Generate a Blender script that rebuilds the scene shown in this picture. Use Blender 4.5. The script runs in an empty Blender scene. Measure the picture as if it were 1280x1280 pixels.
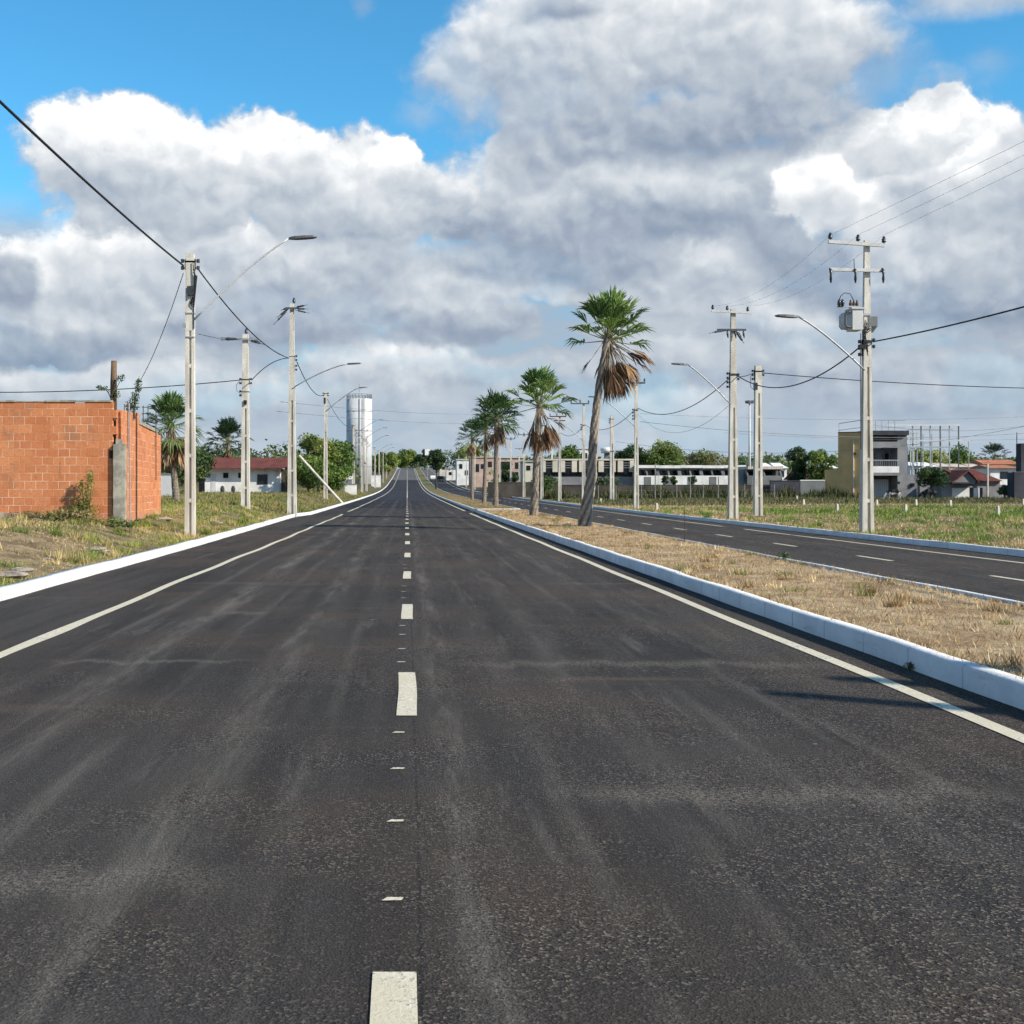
import bpy, math, random
import numpy as np
from mathutils import Vector, Matrix
rnd = random.Random(7)
rs = np.random.RandomState(11)
sc = bpy.context.scene
C = sc.collection
R = math.radians
F, HZ, VX, CH = 1500.0, 611.0, 509.0, 1.5      # focal length in px, horizon row, vanishing column, eye height

# ------------------------------------------------------------------ helpers
_PY = [-50, 0, 60, 104, 152, 206, 260, 312, 410, 770, 840, 1000, 1400, 6000]
_PZ = [0, 0, .04, .15, .33, .62, 1.15, 2.0, 4.5, 14.3, 14.6, 12, 10, 10]
_m = np.gradient(np.array(_PZ, float), np.array(_PY, float))
def prof(y):
    y = np.asarray(y, float)
    i = np.clip(np.searchsorted(_PY, y) - 1, 0, len(_PY) - 2)
    x0 = np.take(_PY, i); x1 = np.take(_PY, i + 1); h = x1 - x0
    t = np.clip((y - x0) / h, 0, 1)
    z0 = np.take(_PZ, i); z1 = np.take(_PZ, i + 1); m0 = _m[i]; m1 = _m[i + 1]
    return ((2*t**3-3*t**2+1)*z0 + (t**3-2*t**2+t)*h*m0 + (-2*t**3+3*t**2)*z1 + (t**3-t**2)*h*m1)
def pf(y): return float(prof(y))
def sst(a, b, x):
    t = np.clip((np.asarray(x, float) - a) / (b - a), 0, 1)
    return t*t*(3-2*t)
def wob(x, y, s=1.0, k=0):
    x = np.asarray(x, float) * s; y = np.asarray(y, float) * s
    return (np.sin(x*1.3+y*.7+k) + np.sin(x*2.9-y*1.7+1.3+k*2) * .6 + np.sin(-x*.8+y*3.1+2.1) * .5
            + np.sin(x*5.3+y*4.1+.4+k) * .3 + np.sin(x*8.7-y*7.3+k) * .2) / 2.6
KL_Y = [-8, 10, 30, 60, 62.5, 67, 110, 900]
KL_X = [-5.35, -5.4, -5.45, -5.8, -5.8, -5.35, -5.4, -5.5]
def kl(y): return np.interp(y, KL_Y, KL_X)
MEDL, MEDR, KR = 4.17, 7.2, 13.5
def land(x, y):
    x = np.asarray(x, float); y = np.asarray(y, float)
    b = prof(y)
    left = b + .13 + sst(0, 3.0, kl(y) - .2 - x) * (.5 + .28 * sst(40, 120, y)) + sst(.4, 2, kl(y)-x) * .05 * wob(x, y, .9)
    right = b + .13 + sst(18, 34, x) * .15 + sst(.4, 2, x - KR) * .04 * wob(x, y, .8, 2)
    med = b + .15 + .015 * wob(x, y, 1.2, 1) * sst(0, .5, np.minimum(x-MEDL, MEDR-x))
    return np.where(x < kl(y) - .1, left, np.where(x > KR + .1, right, med))
def gD(px, py):
    'distance at which the view ray through a pixel meets the land'
    D = 8.
    while D < 400 and CH + (HZ-py)/F*D > float(land((px-VX)/F*D, D)): D += .1
    return D
def lz(x, y): return float(land(x, y))
def P(px, py, D): return Vector(((px - VX) / F * D, D, CH + (HZ - py) / F * D))
def X(px, D): return (px - VX) / F * D
def Z(py, D): return CH + (HZ - py) / F * D

def link(o, parent=None):
    C.objects.link(o)
    if parent is not None: o.parent = parent
    return o
class MB:
    def __init__(s): s.v = []; s.f = []; s.sm = False
    def add(s, vs, fs):
        b = len(s.v); s.v.extend([tuple(v) for v in vs]); s.f.extend([tuple(b + i for i in f) for f in fs]); return s
    def box(s, x0, x1, y0, y1, z0, z1):
        return s.add([(x0,y0,z0),(x1,y0,z0),(x1,y1,z0),(x0,y1,z0),(x0,y0,z1),(x1,y0,z1),(x1,y1,z1),(x0,y1,z1)],
                     [(0,3,2,1),(4,5,6,7),(0,1,5,4),(1,2,6,5),(2,3,7,6),(3,0,4,7)])
    def taper(s, c0, w0, d0, c1, w1, d1):   # box between two rectangles
        v = []
        for c, w, d in ((c0, w0, d0), (c1, w1, d1)):
            for sx, sy in ((-1,-1),(1,-1),(1,1),(-1,1)): v.append((c[0]+sx*w/2, c[1]+sy*d/2, c[2]))
        return s.add(v, [(0,3,2,1),(4,5,6,7),(0,1,5,4),(1,2,6,5),(2,3,7,6),(3,0,4,7)])
    def tube(s, pts, rad, n=8, caps=True):
        pts = [Vector(p) for p in pts]
        if not hasattr(rad, '__len__'): rad = [rad] * len(pts)
        rings = []; up = Vector((0, 0, 1))
        t0 = (pts[1] - pts[0]).normalized()
        a = t0.cross(up) if abs(t0.z) < .95 else t0.cross(Vector((0, 1, 0)))
        a.normalize(); vs = []
        for i, p in enumerate(pts):
            t = (pts[min(i+1, len(pts)-1)] - pts[max(i-1, 0)]).normalized()
            a = (a - t * a.dot(t)).normalized(); b = t.cross(a)
            for k in range(n):
                th = 2*math.pi*k/n
                vs.append(p + (a * math.cos(th) + b * math.sin(th)) * rad[i])
        fs = []
        for i in range(len(pts)-1):
            for k in range(n):
                k2 = (k+1) % n; fs.append((i*n+k, i*n+k2, (i+1)*n+k2, (i+1)*n+k))
        if caps:
            fs.append(tuple(reversed(range(n)))); fs.append(tuple((len(pts)-1)*n+k for k in range(n)))
        return s.add(vs, fs)
    def prism(s, poly, y0, y1):             # polygon in x,z extruded along y
        n = len(poly); v = [(a, y0, b) for a, b in poly] + [(a, y1, b) for a, b in poly]
        f = [tuple(range(n)), tuple(reversed(range(n, 2*n)))] + [(i, i+n, (i+1) % n + n, (i+1) % n) for i in range(n)]
        return s.add(v, f)
    def ell(s, c, r, nu=10, nv=7):
        v = [(c[0], c[1], c[2]-r[2])]; f = []
        for j in range(1, nv):
            ph = -math.pi/2 + math.pi*j/nv
            for i in range(nu):
                th = 2*math.pi*i/nu
                v.append((c[0]+r[0]*math.cos(ph)*math.cos(th), c[1]+r[1]*math.cos(ph)*math.sin(th), c[2]+r[2]*math.sin(ph)))
        v.append((c[0], c[1], c[2]+r[2])); L = len(v)-1
        for i in range(nu):
            f.append((0, 1+(i+1) % nu, 1+i)); f.append((L, 1+(nv-2)*nu+i, 1+(nv-2)*nu+(i+1) % nu))
            for j in range(nv-2):
                a = 1+j*nu; b = a+nu; f.append((a+i, a+(i+1) % nu, b+(i+1) % nu, b+i))
        return s.add(v, f)
    def build(s, name, m, parent=None, smooth=False, off=None, fix=False):
        me = bpy.data.meshes.new(name)
        v = s.v
        if off is not None: v = [(a-off[0], b-off[1], c-off[2]) for a, b, c in v]
        me.from_pydata(v, [], s.f); me.update()
        if fix:
            import bmesh
            bm = bmesh.new(); bm.from_mesh(me); bmesh.ops.recalc_face_normals(bm, faces=bm.faces); bm.to_mesh(me); bm.free()
        if m is not None: me.materials.append(m)
        if smooth: me.polygons.foreach_set('use_smooth', [True]*len(me.polygons))
        return link(bpy.data.objects.new(name, me), parent)
def npmesh(name, V, Fc, m, col=None, parent=None, smooth=False):
    V = np.asarray(V, np.float32); Fc = np.asarray(Fc, np.int32); k = Fc.shape[1]
    me = bpy.data.meshes.new(name)
    me.vertices.add(len(V)); me.vertices.foreach_set('co', V.ravel())
    me.loops.add(Fc.size); me.loops.foreach_set('vertex_index', Fc.ravel())
    me.polygons.add(len(Fc)); me.polygons.foreach_set('loop_start', np.arange(0, Fc.size, k, dtype=np.int32))
    if smooth: me.polygons.foreach_set('use_smooth', np.ones(len(Fc), bool))
    me.update(calc_edges=True)
    if col is not None:
        at = me.color_attributes.new('tint', 'FLOAT_COLOR', 'POINT')
        c4 = np.ones((len(V), 4), np.float32); c4[:, :3] = col; at.data.foreach_set('color', c4.ravel())
    if m is not None: me.materials.append(m)
    o = bpy.data.objects.new(name, me)
    return link(o, parent)
def tag(o, label, cat, group=None, kind=None):
    if label: o['label'] = label
    if cat: o['category'] = cat
    if group: o['group'] = group
    if kind: o['kind'] = kind
    return o
def thing(name, label, cat, loc=(0,0,0), rz=0, group=None):
    o = bpy.data.objects.new(name, None); o.empty_display_size = .3; C.objects.link(o)
    o.location = loc; o.rotation_euler = (0, 0, rz)
    return tag(o, label, cat, group)
def struct(o, kind='structure'):
    o['kind'] = kind; return o
def dup(root, loc=None, rz=None, scale=None, label=None):
    r = root.copy(); C.objects.link(r)
    if loc is not None: r.location = loc
    if rz is not None: r.rotation_euler = (0, 0, rz)
    if scale is not None: r.scale = scale if hasattr(scale, '__len__') else (scale,)*3
    if label: r['label'] = label
    for ch in list(root.children):
        c = ch.copy(); C.objects.link(c); c.parent = r
        for g in list(ch.children):
            d = g.copy(); C.objects.link(d); d.parent = c
    return r

# ------------------------------------------------------------------ node helper
class NT:
    def __init__(s, nt): s.nt = nt; s.nt.nodes.clear()
    def put(s, sock, v):
        if v is None: return
        if hasattr(v, 'is_output'): s.nt.links.new(v, sock)
        else:
            try: sock.default_value = v
            except Exception: sock.default_value = tuple(v) + (1,)
    def n(s, t, ins=None, **props):
        nd = s.nt.nodes.new(t)
        for k, v in props.items(): setattr(nd, k, v)
        for k, v in (ins or {}).items(): s.put(nd.inputs[k], v)
        return nd
    def m(s, op, a, b=None, c=None, clamp=False):
        nd = s.n('ShaderNodeMath', operation=op, use_clamp=clamp)
        for i, v in enumerate((a, b, c)): s.put(nd.inputs[i], v)
        return nd.outputs[0]
    def vm(s, op, a, b=None, out=0):
        nd = s.n('ShaderNodeVectorMath', operation=op)
        s.put(nd.inputs[0], a)
        if b is not None: s.put(nd.inputs[1], b)
        return nd.outputs[out]
    def comb(s, x, y, z=0.0): return s.n('ShaderNodeCombineXYZ', {0: x, 1: y, 2: z}).outputs[0]
    def sep(s, v): return s.n('ShaderNodeSeparateXYZ', {0: v}).outputs
    def noise(s, v, sc=1., det=4., ro=.55, dist=0., out=0):
        return s.n('ShaderNodeTexNoise', {'Vector': v, 'Scale': sc, 'Detail': det, 'Roughness': ro, 'Distortion': dist}).outputs[out]
    def mix(s, f, a, b, bt='MIX'):
        nd = s.n('ShaderNodeMix', data_type='RGBA', blend_type=bt, clamp_factor=True)
        s.put(nd.inputs[0], f); s.put(nd.inputs[6], a); s.put(nd.inputs[7], b); return nd.outputs[2]
    def rng(s, v, a, b, c=0., d=1., smooth=True):
        nd = s.n('ShaderNodeMapRange', interpolation_type='SMOOTHSTEP' if smooth else 'LINEAR')
        for i, q in enumerate((v, a, b, c, d)): s.put(nd.inputs[i], q)
        return nd.outputs[0]
    def obj(s): return s.n('ShaderNodeTexCoord').outputs['Object']
    def pos(s): return s.n('ShaderNodeNewGeometry').outputs['Position']
    def rand(s): return s.n('ShaderNodeObjectInfo').outputs['Random']
    def surf(s, col, rough=.8, spec=.3, bump=None, bstr=.3, bdist=.01, metal=0., extra=None):
        b = s.n('ShaderNodeBsdfPrincipled', {'Base Color': col, 'Roughness': rough, 'Specular IOR Level': spec, 'Metallic': metal})
        for k, v in (extra or {}).items(): s.put(b.inputs[k], v)
        if bump is not None:
            bn = s.n('ShaderNodeBump', {'Height': bump, 'Strength': bstr, 'Distance': bdist})
            s.nt.links.new(bn.outputs[0], b.inputs['Normal'])
        o = s.n('ShaderNodeOutputMaterial'); s.nt.links.new(b.outputs[0], o.inputs[0]); return b
def mat(name):
    m = bpy.data.materials.new(name); m.use_nodes = True; return m, NT(m.node_tree)
def rgb(r, g, b): return (r, g, b, 1.)

def plain(name, col, rough=.8, var=.25, sc=3., spec=.3, col2=None, metal=0., fine=40., bstr=.25, stretch=(1,1,1)):
    """weathered single-colour surface: blotches, streaks of dirt and fine grain"""
    m, t = mat(name)
    p = t.vm('MULTIPLY', t.pos(), stretch)
    a = t.noise(p, sc, 5, .6); b = t.noise(p, fine, 3, .6)
    c2 = col2 or tuple(c*(1-var*1.6) for c in col)
    f = t.rng(t.m('ADD', t.m('MULTIPLY', a, .75), t.m('MULTIPLY', b, .25)), .36, .66)
    cc = t.mix(f, rgb(*c2), rgb(*tuple(c*(1+var*.25) for c in col)))
    t.surf(cc, rough, spec, b, bstr, .01, metal)
    return m
M = {}
M['concrete'] = plain('pole_concrete', (.66, .63, .56), .9, .22, 1.3, col2=(.46, .43, .37), stretch=(3, 3, .7))
M['concrete_dark'] = plain('weathered_concrete', (.26, .26, .25), .9, .3, 1.5, stretch=(2, 2, .7))
M['galv'] = plain('galvanised_steel', (.42, .43, .44), .5, .15, 4, metal=.4, bstr=.05)
M['white_steel'] = plain('white_painted_steel', (.62, .63, .62), .45, .1, 3, bstr=.05)
M['lamp_grey'] = plain('lamp_housing', (.10, .11, .12), .5, .1, 3, bstr=.05)
M['insul'] = plain('insulator_ceramic', (.045, .05, .055), .3, .2, 8, spec=.5, bstr=.02)
M['rust'] = plain('rusty_fitting', (.12, .07, .045), .8, .3, 12)
M['cable'] = plain('black_cable', (.02, .022, .025), .6, .2, 5, bstr=.05)
M['wire'] = plain('bare_wire', (.20, .21, .22), .5, .2, 5, bstr=.02)
M['white_wall'] = plain('white_render', (.80, .80, .79), .85, .12, .7, col2=(.62, .62, .60))
M['bluish_wall'] = plain('pale_blue_render', (.62, .63, .64), 1., .2, .7, col2=(.50, .51, .52), spec=.1, stretch=(1, 1, .25))
M['grey_wall'] = plain('grey_render', (.25, .255, .265), .85, .2, .5)
M['midgrey_wall'] = plain('mid_grey_render', (.20, .215, .215), .85, .25, .5)
M['dark_wall'] = plain('dark_grey_render', (.062, .064, .08), .85, .3, .4)
M['old_wall'] = plain('weathered_boundary_wall', (.085, .075, .064), .9, .5, .35, col2=(.035, .032, .028))
M['tan_wall'] = plain('tan_render', (.62, .41, .18), .85, .15, .5, col2=(.50, .33, .15))
M['pink_wall'] = plain('pink_render', (.55, .40, .33), .85, .15, .5)
M['cream_wall'] = plain('cream_render', (.62, .58, .48), .85, .15, .5)
M['dark_glass'] = plain('dark_window_glass', (.02, .025, .03), .12, .1, 1, spec=.5, bstr=.0)
M['dark_open'] = plain('porch_shade_dark', (.10, .10, .10), .9, .2, 1)  # dark tone stands in for the shade inside the porch openings
M['wood'] = plain('weathered_timber', (.20, .13, .08), .9, .4, 3, stretch=(3, 3, .4))
M['bark'] = plain('bark', (.13, .105, .08), .95, .4, 4, stretch=(3, 3, .6), bstr=.6)
M['black_coat'] = plain('black_hide', (.012, .011, .010), .7, .2, 4)
M['rubber'] = plain('tyre_rubber', (.02, .02, .02), .8, .2, 8)
M['car_black'] = plain('dark_car_paint', (.02, .022, .028), .25, .1, 2, spec=.6, bstr=0)
M['car_white'] = plain('white_car_paint', (.75, .75, .75), .25, .05, 2, spec=.6, bstr=0)
M['stone'] = plain('rubble_stone', (.42, .36, .30), .95, .4, 5, bstr=.6)
M['sign_white'] = plain('sign_white', (.85, .85, .85), .5, .05, 2, bstr=0)

# cow hide, black and white
m, t = mat('black_and_white_hide'); M['piebald'] = m
zz = t.sep(t.obj())[2]
f = t.rng(t.m('ADD', zz, t.m('MULTIPLY', t.noise(t.obj(), 3, 3), .5)), .90, .94)
t.surf(t.mix(f, rgb(.45, .44, .42), rgb(.013, .012, .012)), .8, .2)
# roof tiles
def tiles(name, c1, c2):
    m, t = mat(name); M[name] = m
    p = t.obj(); s = t.sep(p)
    wv = t.m('ABSOLUTE', t.m('SINE', t.m('MULTIPLY', s[0], 14.)))
    rows = t.m('FRACT', t.m('MULTIPLY', s[1], 2.6))
    n1 = t.noise(p, .8, 5); n2 = t.noise(p, 9, 2)
    c = t.mix(t.rng(t.m('ADD', t.m('MULTIPLY', n1, .6), t.m('MULTIPLY', n2, .4)), .38, .62), rgb(*c2), rgb(*c1))
    c = t.mix(t.rng(rows, 0, .15, .35, 0.), c, rgb(*[q*.35 for q in c1]))
    t.surf(c, .85, .2, wv, .8, .03)
tiles('roof_red', (.19, .058, .045), (.11, .038, .03))
tiles('roof_orange', (.50, .20, .11), (.32, .13, .08))
tiles('roof_pale', (.62, .55, .48), (.48, .36, .28))
# leaf / grass materials use the per-vertex colour of each blade
def leafy(name, trans=.25, rough=.6, spec=.25):
    m, t = mat(name); M[name] = m
    a = t.n('ShaderNodeVertexColor', layer_name='tint').outputs[0]
    a2 = t.mix(1.0, a, t.mix(t.rand(), rgb(.82, .86, .84), rgb(1.12, 1.1, 1.05)), 'MULTIPLY')
    b = t.n('ShaderNodeBsdfPrincipled', {'Base Color': a2, 'Roughness': rough, 'Specular IOR Level': spec})
    tr = t.n('ShaderNodeBsdfTranslucent', {'Color': a2})
    mx = t.n('ShaderNodeMixShader', {0: trans}); t.nt.links.new(b.outputs[0], mx.inputs[1]); t.nt.links.new(tr.outputs[0], mx.inputs[2])
    o = t.n('ShaderNodeOutputMaterial'); t.nt.links.new(mx.outputs[0], o.inputs[0])
leafy('foliage', .3); leafy('straw', .15, .8, .1)
# palm trunk with spiral leaf scars
m, t = mat('palm_trunk'); M['palm_trunk'] = m
p = t.obj(); n1 = t.noise(t.vm('MULTIPLY', p, (6, 6, 2.)), 3, 4)
t.surf(t.mix(.28, t.n('ShaderNodeVertexColor', layer_name='tint').outputs[0], t.mix(t.rng(n1, .35, .65), rgb(.10, .078, .06), rgb(.36, .31, .25))), .95, .1, n1, .6, .03)
# hollow clay block wall: real courses, mortar squeezed out
def blockwall(name, axis):
    m, t = mat(name); M[name] = m
    s = t.sep(t.pos())
    u = s[0] if axis == 'x' else t.m('MULTIPLY', s[1], 1.0)
    jit = t.noise(t.comb(u, s[2]), 1.5, 2)
    p = t.comb(u, t.m('ADD', s[2], t.m('MULTIPLY', jit, .03)), 0.)
    br = t.n('ShaderNodeTexBrick', {'Vector': p, 'Scale': 1., 'Mortar Size': .009, 'Mortar Smooth': .25, 'Bias': 0., 'Brick Width': .30, 'Row Height': .215,
             'Color1': rgb(0, 0, 0), 'Color2': rgb(1, 1, 1), 'Mortar': rgb(.5, .5, .5)})
    br.offset = .42; br.squash = 1.0
    cell = t.n('ShaderNodeTexWhiteNoise', {'Vector': t.comb(t.m('FLOOR', t.m('MULTIPLY', u, 2.1)), t.m('FLOOR', t.m('MULTIPLY', s[2], 4.65)))}).outputs[0]
    n1 = t.noise(p, 1.2, 5, .6); n2 = t.noise(p, 14, 4, .6)
    c = t.mix(t.m('ADD', t.m('ADD', t.m('MULTIPLY', cell, .35), .2), t.m('MULTIPLY', br.outputs[0], .25)), rgb(.44, .13, .052), rgb(.72, .32, .15))
    stv = t.noise(t.comb(t.m('MULTIPLY', u, 3.), t.m('MULTIPLY', s[2], .5)), 1.2, 5, .7)
    c = t.mix(t.rng(stv, .54, .72, 0, .55), c, rgb(.30, .135, .08))
    c = t.mix(t.rng(n2, .45, .75, 0, .55), c, rgb(.40, .12, .05))
    c = t.mix(t.rng(n1, .54, .72, 0, .55), c, rgb(.28, .17, .11))
    edge = t.rng(t.noise(p, 1.4, 4, .65), .40, .62, .08, .85)
    c = t.mix(t.m('MULTIPLY', br.outputs['Fac'], edge), c, rgb(.82, .62, .46))
    sp = t.rng(t.noise(p, 2.3, 5, .7), .66, .72)                                   # smears of cement
    c = t.mix(t.m('MULTIPLY', sp, .8), c, rgb(.50, .42, .35))
    low = t.rng(t.m('ADD', s[2], t.m('MULTIPLY', n1, .5)), 1.15, .85)               # dirt splash at the foot
    c = t.mix(t.m('MULTIPLY', low, .5), c, rgb(.42, .25, .17))
    h = t.m('SUBTRACT', t.m('MULTIPLY', n2, .35), t.m('MULTIPLY', br.outputs['Fac'], .8))
    t.surf(c, .9, .15, h, .7, .02)
blockwall('blocks_front', 'x'); blockwall('blocks_side', 'y')
m, t = mat('old_plaster'); M['old_plaster'] = m
p = t.pos(); n1 = t.noise(p, 3.5, 5, .65); n2 = t.noise(p, 30, 3)
c = t.mix(t.rng(n1, .4, .62), rgb(.26, .25, .21), rgb(.44, .41, .34))
t.surf(c, .9, .15, n2, .4, .01)
# kerb paint
m, t = mat('kerb_paint'); M['kerb'] = m
p = t.pos(); n1 = t.noise(p, 1.1, 5, .65); n2 = t.noise(p, 22, 4, .65); s = t.sep(p)
c = t.mix(t.rng(n1, .35, .7), rgb(.60, .60, .60), rgb(.74, .735, .72))
c = t.mix(t.rng(n2, .60, .74, 0, .7), c, rgb(.40, .37, .33))
jf = t.m('ABSOLUTE', t.m('SUBTRACT', t.m('FRACT', s[1]), .5))
c = t.mix(t.rng(t.noise(t.vm('MULTIPLY', p, (1, .6, 6)), 2.2, 5, .75), .56, .70, 0, .5), c, rgb(.42, .41, .39))
c = t.mix(t.m('MULTIPLY', t.rng(jf, .484, .494), t.rng(n1, .35, .6, .2, .9)), c, rgb(.30, .28, .26))
t.surf(c, .85, .2, t.m('ADD', n2, n1), .5, .02)
# road paint
m, t = mat('road_paint'); M['paint'] = m
p = t.pos(); n1 = t.noise(p, 2.5, 5, .7); n2 = t.noise(p, 60, 4, .7)
c = t.mix(t.rng(n1, .4, .7), rgb(.60, .54, .40), rgb(.76, .70, .56))
c = t.mix(t.rng(t.m('ADD', t.m('MULTIPLY', n2, .6), t.m('MULTIPLY', n1, .4)), .51, .62, 0, .85), c, rgb(.17, .16, .145))
t.surf(c, .8, .2, n2, .6, .008)
# asphalt
def asphalt(name, dark, light, brown, amount=1.0, fade=None):
    m, t = mat(name); M[name] = m
    p = t.pos(); s = t.sep(p)
    big = t.noise(t.vm('MULTIPLY', p, (1., .22, 1)), .55, 5, .6)
    streak = t.noise(t.vm('MULTIPLY', p, (2.2, .10, 1)), 1.3, 4, .6)
    across = t.noise(t.vm('MULTIPLY', p, (.18, 1.1, 1)), .75, 4, .65)
    patch = t.noise(p, .33, 4, .6)
    g1 = t.noise(p, 46, 3, .75); g2 = t.noise(p, 150, 2, .6)
    vo = t.n('ShaderNodeTexVoronoi', {'Vector': p, 'Scale': 100.}); cellv = t.sep(vo.outputs['Color'])[0]
    base = t.mix(t.rng(t.m('ADD', t.m('MULTIPLY', big, .5), t.m('MULTIPLY', streak, .5)), .36, .66), rgb(*dark), rgb(*light))
    base = t.mix(t.rng(patch, .44, .66, 0, .8), base, rgb(*brown))
    base = t.mix(t.rng(across, .58, .74, 0, .6), base, rgb(*[c*1.7 for c in brown]))
    base = t.mix(t.rng(t.noise(t.vm('MULTIPLY', p, (3.5, .25, 1)), 1.1, 5, .7), .56, .74, 0, .7), base, rgb(*[c*1.9 for c in light]))
    if fade: base = t.mix(t.rng(t.m('ADD', s[1], t.m('MULTIPLY', big, 30.)), 65, 130), base, rgb(*fade))
    # wheel tracks polished pale by dust
    wx = t.m('ADD', s[0], t.m('MULTIPLY', t.m('SUBTRACT', t.noise(t.vm('MULTIPLY', p, (.1, .15, 1)), 1, 2), .5), .22))
    tr = None
    for cx, w, a in ((-3.0, .12, .5), (-2.35, .34, 1.), (-1.75, .10, .6), (-1.05, .30, .8), (-.5, .08, .4), (.25, .16, 1.), (.75, .1, .4), (1.35, .22, .45), (2.0, .1, .4), (2.65, .22, .8), (3.2, .1, .4), (8.6, .2, .4), (9.75, .1, .8), (11.2, .25, .5)):
        k = t.m('MULTIPLY', t.rng(t.m('ABSOLUTE', t.m('SUBTRACT', wx, cx)), w, 0.), a)
        tr = k if tr is None else t.m('MAXIMUM', tr, k)
    brk = t.rng(t.noise(t.vm('MULTIPLY', p, (2.2, .22, 1)), 1.3, 6, .75), .40, .68)
    base = t.mix(t.m('MULTIPLY', t.m('MULTIPLY', tr, brk), .8 * amount), base, rgb(.17, .155, .132))
    for (x0, x1, y0, w) in ((.1, 4.0, 10.25, .28), (.5, 3.2, 5.9, .26), (-3.3, -1.2, 10.4, .15), (-3.4, -.4, 4.6, .3), (-2.4, -1.6, 14.5, .3)):
        dy = t.m('ABSOLUTE', t.m('SUBTRACT', t.m('ADD', s[1], t.m('MULTIPLY', t.m('SUBTRACT', streak, .5), .9)), y0)); rx = t.m('ABSOLUTE', t.m('SUBTRACT', s[0], (x0+x1)/2)); hw = (x1-x0)/2
        k = t.m('MULTIPLY', t.m('MULTIPLY', t.rng(dy, w, 0.), t.rng(rx, hw, hw*.5)), t.rng(g1, .35, .65))
        base = t.mix(t.m('MULTIPLY', k, .75*amount), base, rgb(.17, .15, .125))
    # thin construction seams
    for cx in (.045, 9.93):
        k = t.rng(t.m('ABSOLUTE', t.m('SUBTRACT', s[0], t.m('ADD', cx, t.m('MULTIPLY', t.m('SUBTRACT', streak, .5), .03)))), .010, .003, 0, .45)
        base = t.mix(k, base, rgb(.012, .012, .013))
    # tar scuffs lying across the lanes
    for (x0, x1, y0, w, sl) in ():
        dy = t.m('ABSOLUTE', t.m('SUBTRACT', t.m('SUBTRACT', s[1], y0), t.m('ADD', t.m('MULTIPLY', t.m('SUBTRACT', s[0], (x0+x1)/2), sl), t.m('MULTIPLY', t.m('SUBTRACT', g1, .5), w*.5))))
        rx = t.m('ABSOLUTE', t.m('SUBTRACT', s[0], (x0+x1)/2)); hw = (x1-x0)/2
        k = t.m('MULTIPLY', t.rng(dy, w, w*.25), t.rng(rx, hw, hw*.55))
        base = t.mix(t.m('MULTIPLY', k, .72), base, rgb(.012, .012, .014))
    grain = t.rng(t.m('ADD', t.m('MULTIPLY', g1, .5), t.m('MULTIPLY', g2, .5)), .38, .62, .52, 1.42, False)
    coarse = t.rng(t.m('ADD', t.noise(p, .7, 4, .65), t.m('MULTIPLY', s[0], .02)), .42, .60, .25, 1.)
    c = t.mix(t.m('ADD', .35, t.m('MULTIPLY', coarse, .65)), base, t.mix(1.0, base, t.comb(grain, grain, grain), 'MULTIPLY'))
    c = t.mix(t.m('MULTIPLY', t.rng(cellv, .80, .96, 0, .75), coarse), c, rgb(.20, .165, .13))
    c = t.mix(t.m('MULTIPLY', t.rng(cellv, .26, .08, 0, .8), coarse), c, rgb(.016, .016, .018))
    spk = t.rng(t.noise(t.vm('ADD', p, (7, 3, 0)), 6., 2, .5), .76, .79, 0, .7)
    c = t.mix(spk, c, rgb(.20, .19, .175))
    h = t.m('ADD', t.m('MULTIPLY', g1, .6), t.m('ADD', t.m('MULTIPLY', g2, .35), t.m('MULTIPLY', vo.outputs['Distance'], .5)))
    t.surf(c, .88, .12, h, .75, .010)
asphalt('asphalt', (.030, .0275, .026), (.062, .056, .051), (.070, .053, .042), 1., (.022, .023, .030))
asphalt('asphalt_mid', (.022, .025, .036), (.030, .034, .048), (.034, .035, .042), .25)  # middle stretch, darker and bluer than the near road
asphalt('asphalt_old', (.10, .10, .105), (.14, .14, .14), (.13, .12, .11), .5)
# ground: bare earth, straw and green patches
m, t = mat('field_ground'); M['ground'] = m
p = t.pos(); s = t.sep(p)
n1 = t.noise(p, .22, 5, .62); n2 = t.noise(p, 1.6, 5, .65); n3 = t.noise(p, 18, 4, .7)
c = t.mix(t.rng(n2, .38, .62), rgb(.17, .125, .075), rgb(.34, .255, .155))
c = t.mix(t.rng(n1, .46, .60, 0, .8), c, rgb(.085, .105, .03))
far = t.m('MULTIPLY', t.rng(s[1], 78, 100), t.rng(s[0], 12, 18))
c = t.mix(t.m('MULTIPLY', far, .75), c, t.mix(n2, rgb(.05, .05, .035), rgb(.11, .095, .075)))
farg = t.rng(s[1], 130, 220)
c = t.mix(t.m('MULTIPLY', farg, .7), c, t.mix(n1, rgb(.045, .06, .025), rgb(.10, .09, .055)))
gr = t.rng(n3, .3, .7, .6, 1.35, False)
c = t.mix(1., c, t.comb(gr, gr, gr), 'MULTIPLY')
t.surf(c, .95, .08, t.m('ADD', n3, n2), .8, .05)
m, t = mat('median_ground'); M['median'] = m
p = t.pos(); n2 = t.noise(p, 1.1, 5, .65); n3 = t.noise(p, 26, 4, .7); n4 = t.noise(t.vm('MULTIPLY', p, (1, .5, 1)), 5, 4, .7)
c = t.mix(t.rng(n2, .38, .62), rgb(.34, .23, .13), rgb(.52, .39, .24))
c = t.mix(t.rng(n4, .5, .7, 0, .6), c, rgb(.16, .10, .055))
c = t.mix(t.rng(t.sep(p)[1], 110, 230, 0, .85), c, rgb(.11, .115, .05))
gr = t.rng(n3, .3, .7, .55, 1.4, False)
c = t.mix(1., c, t.comb(gr, gr, gr), 'MULTIPLY')
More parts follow.
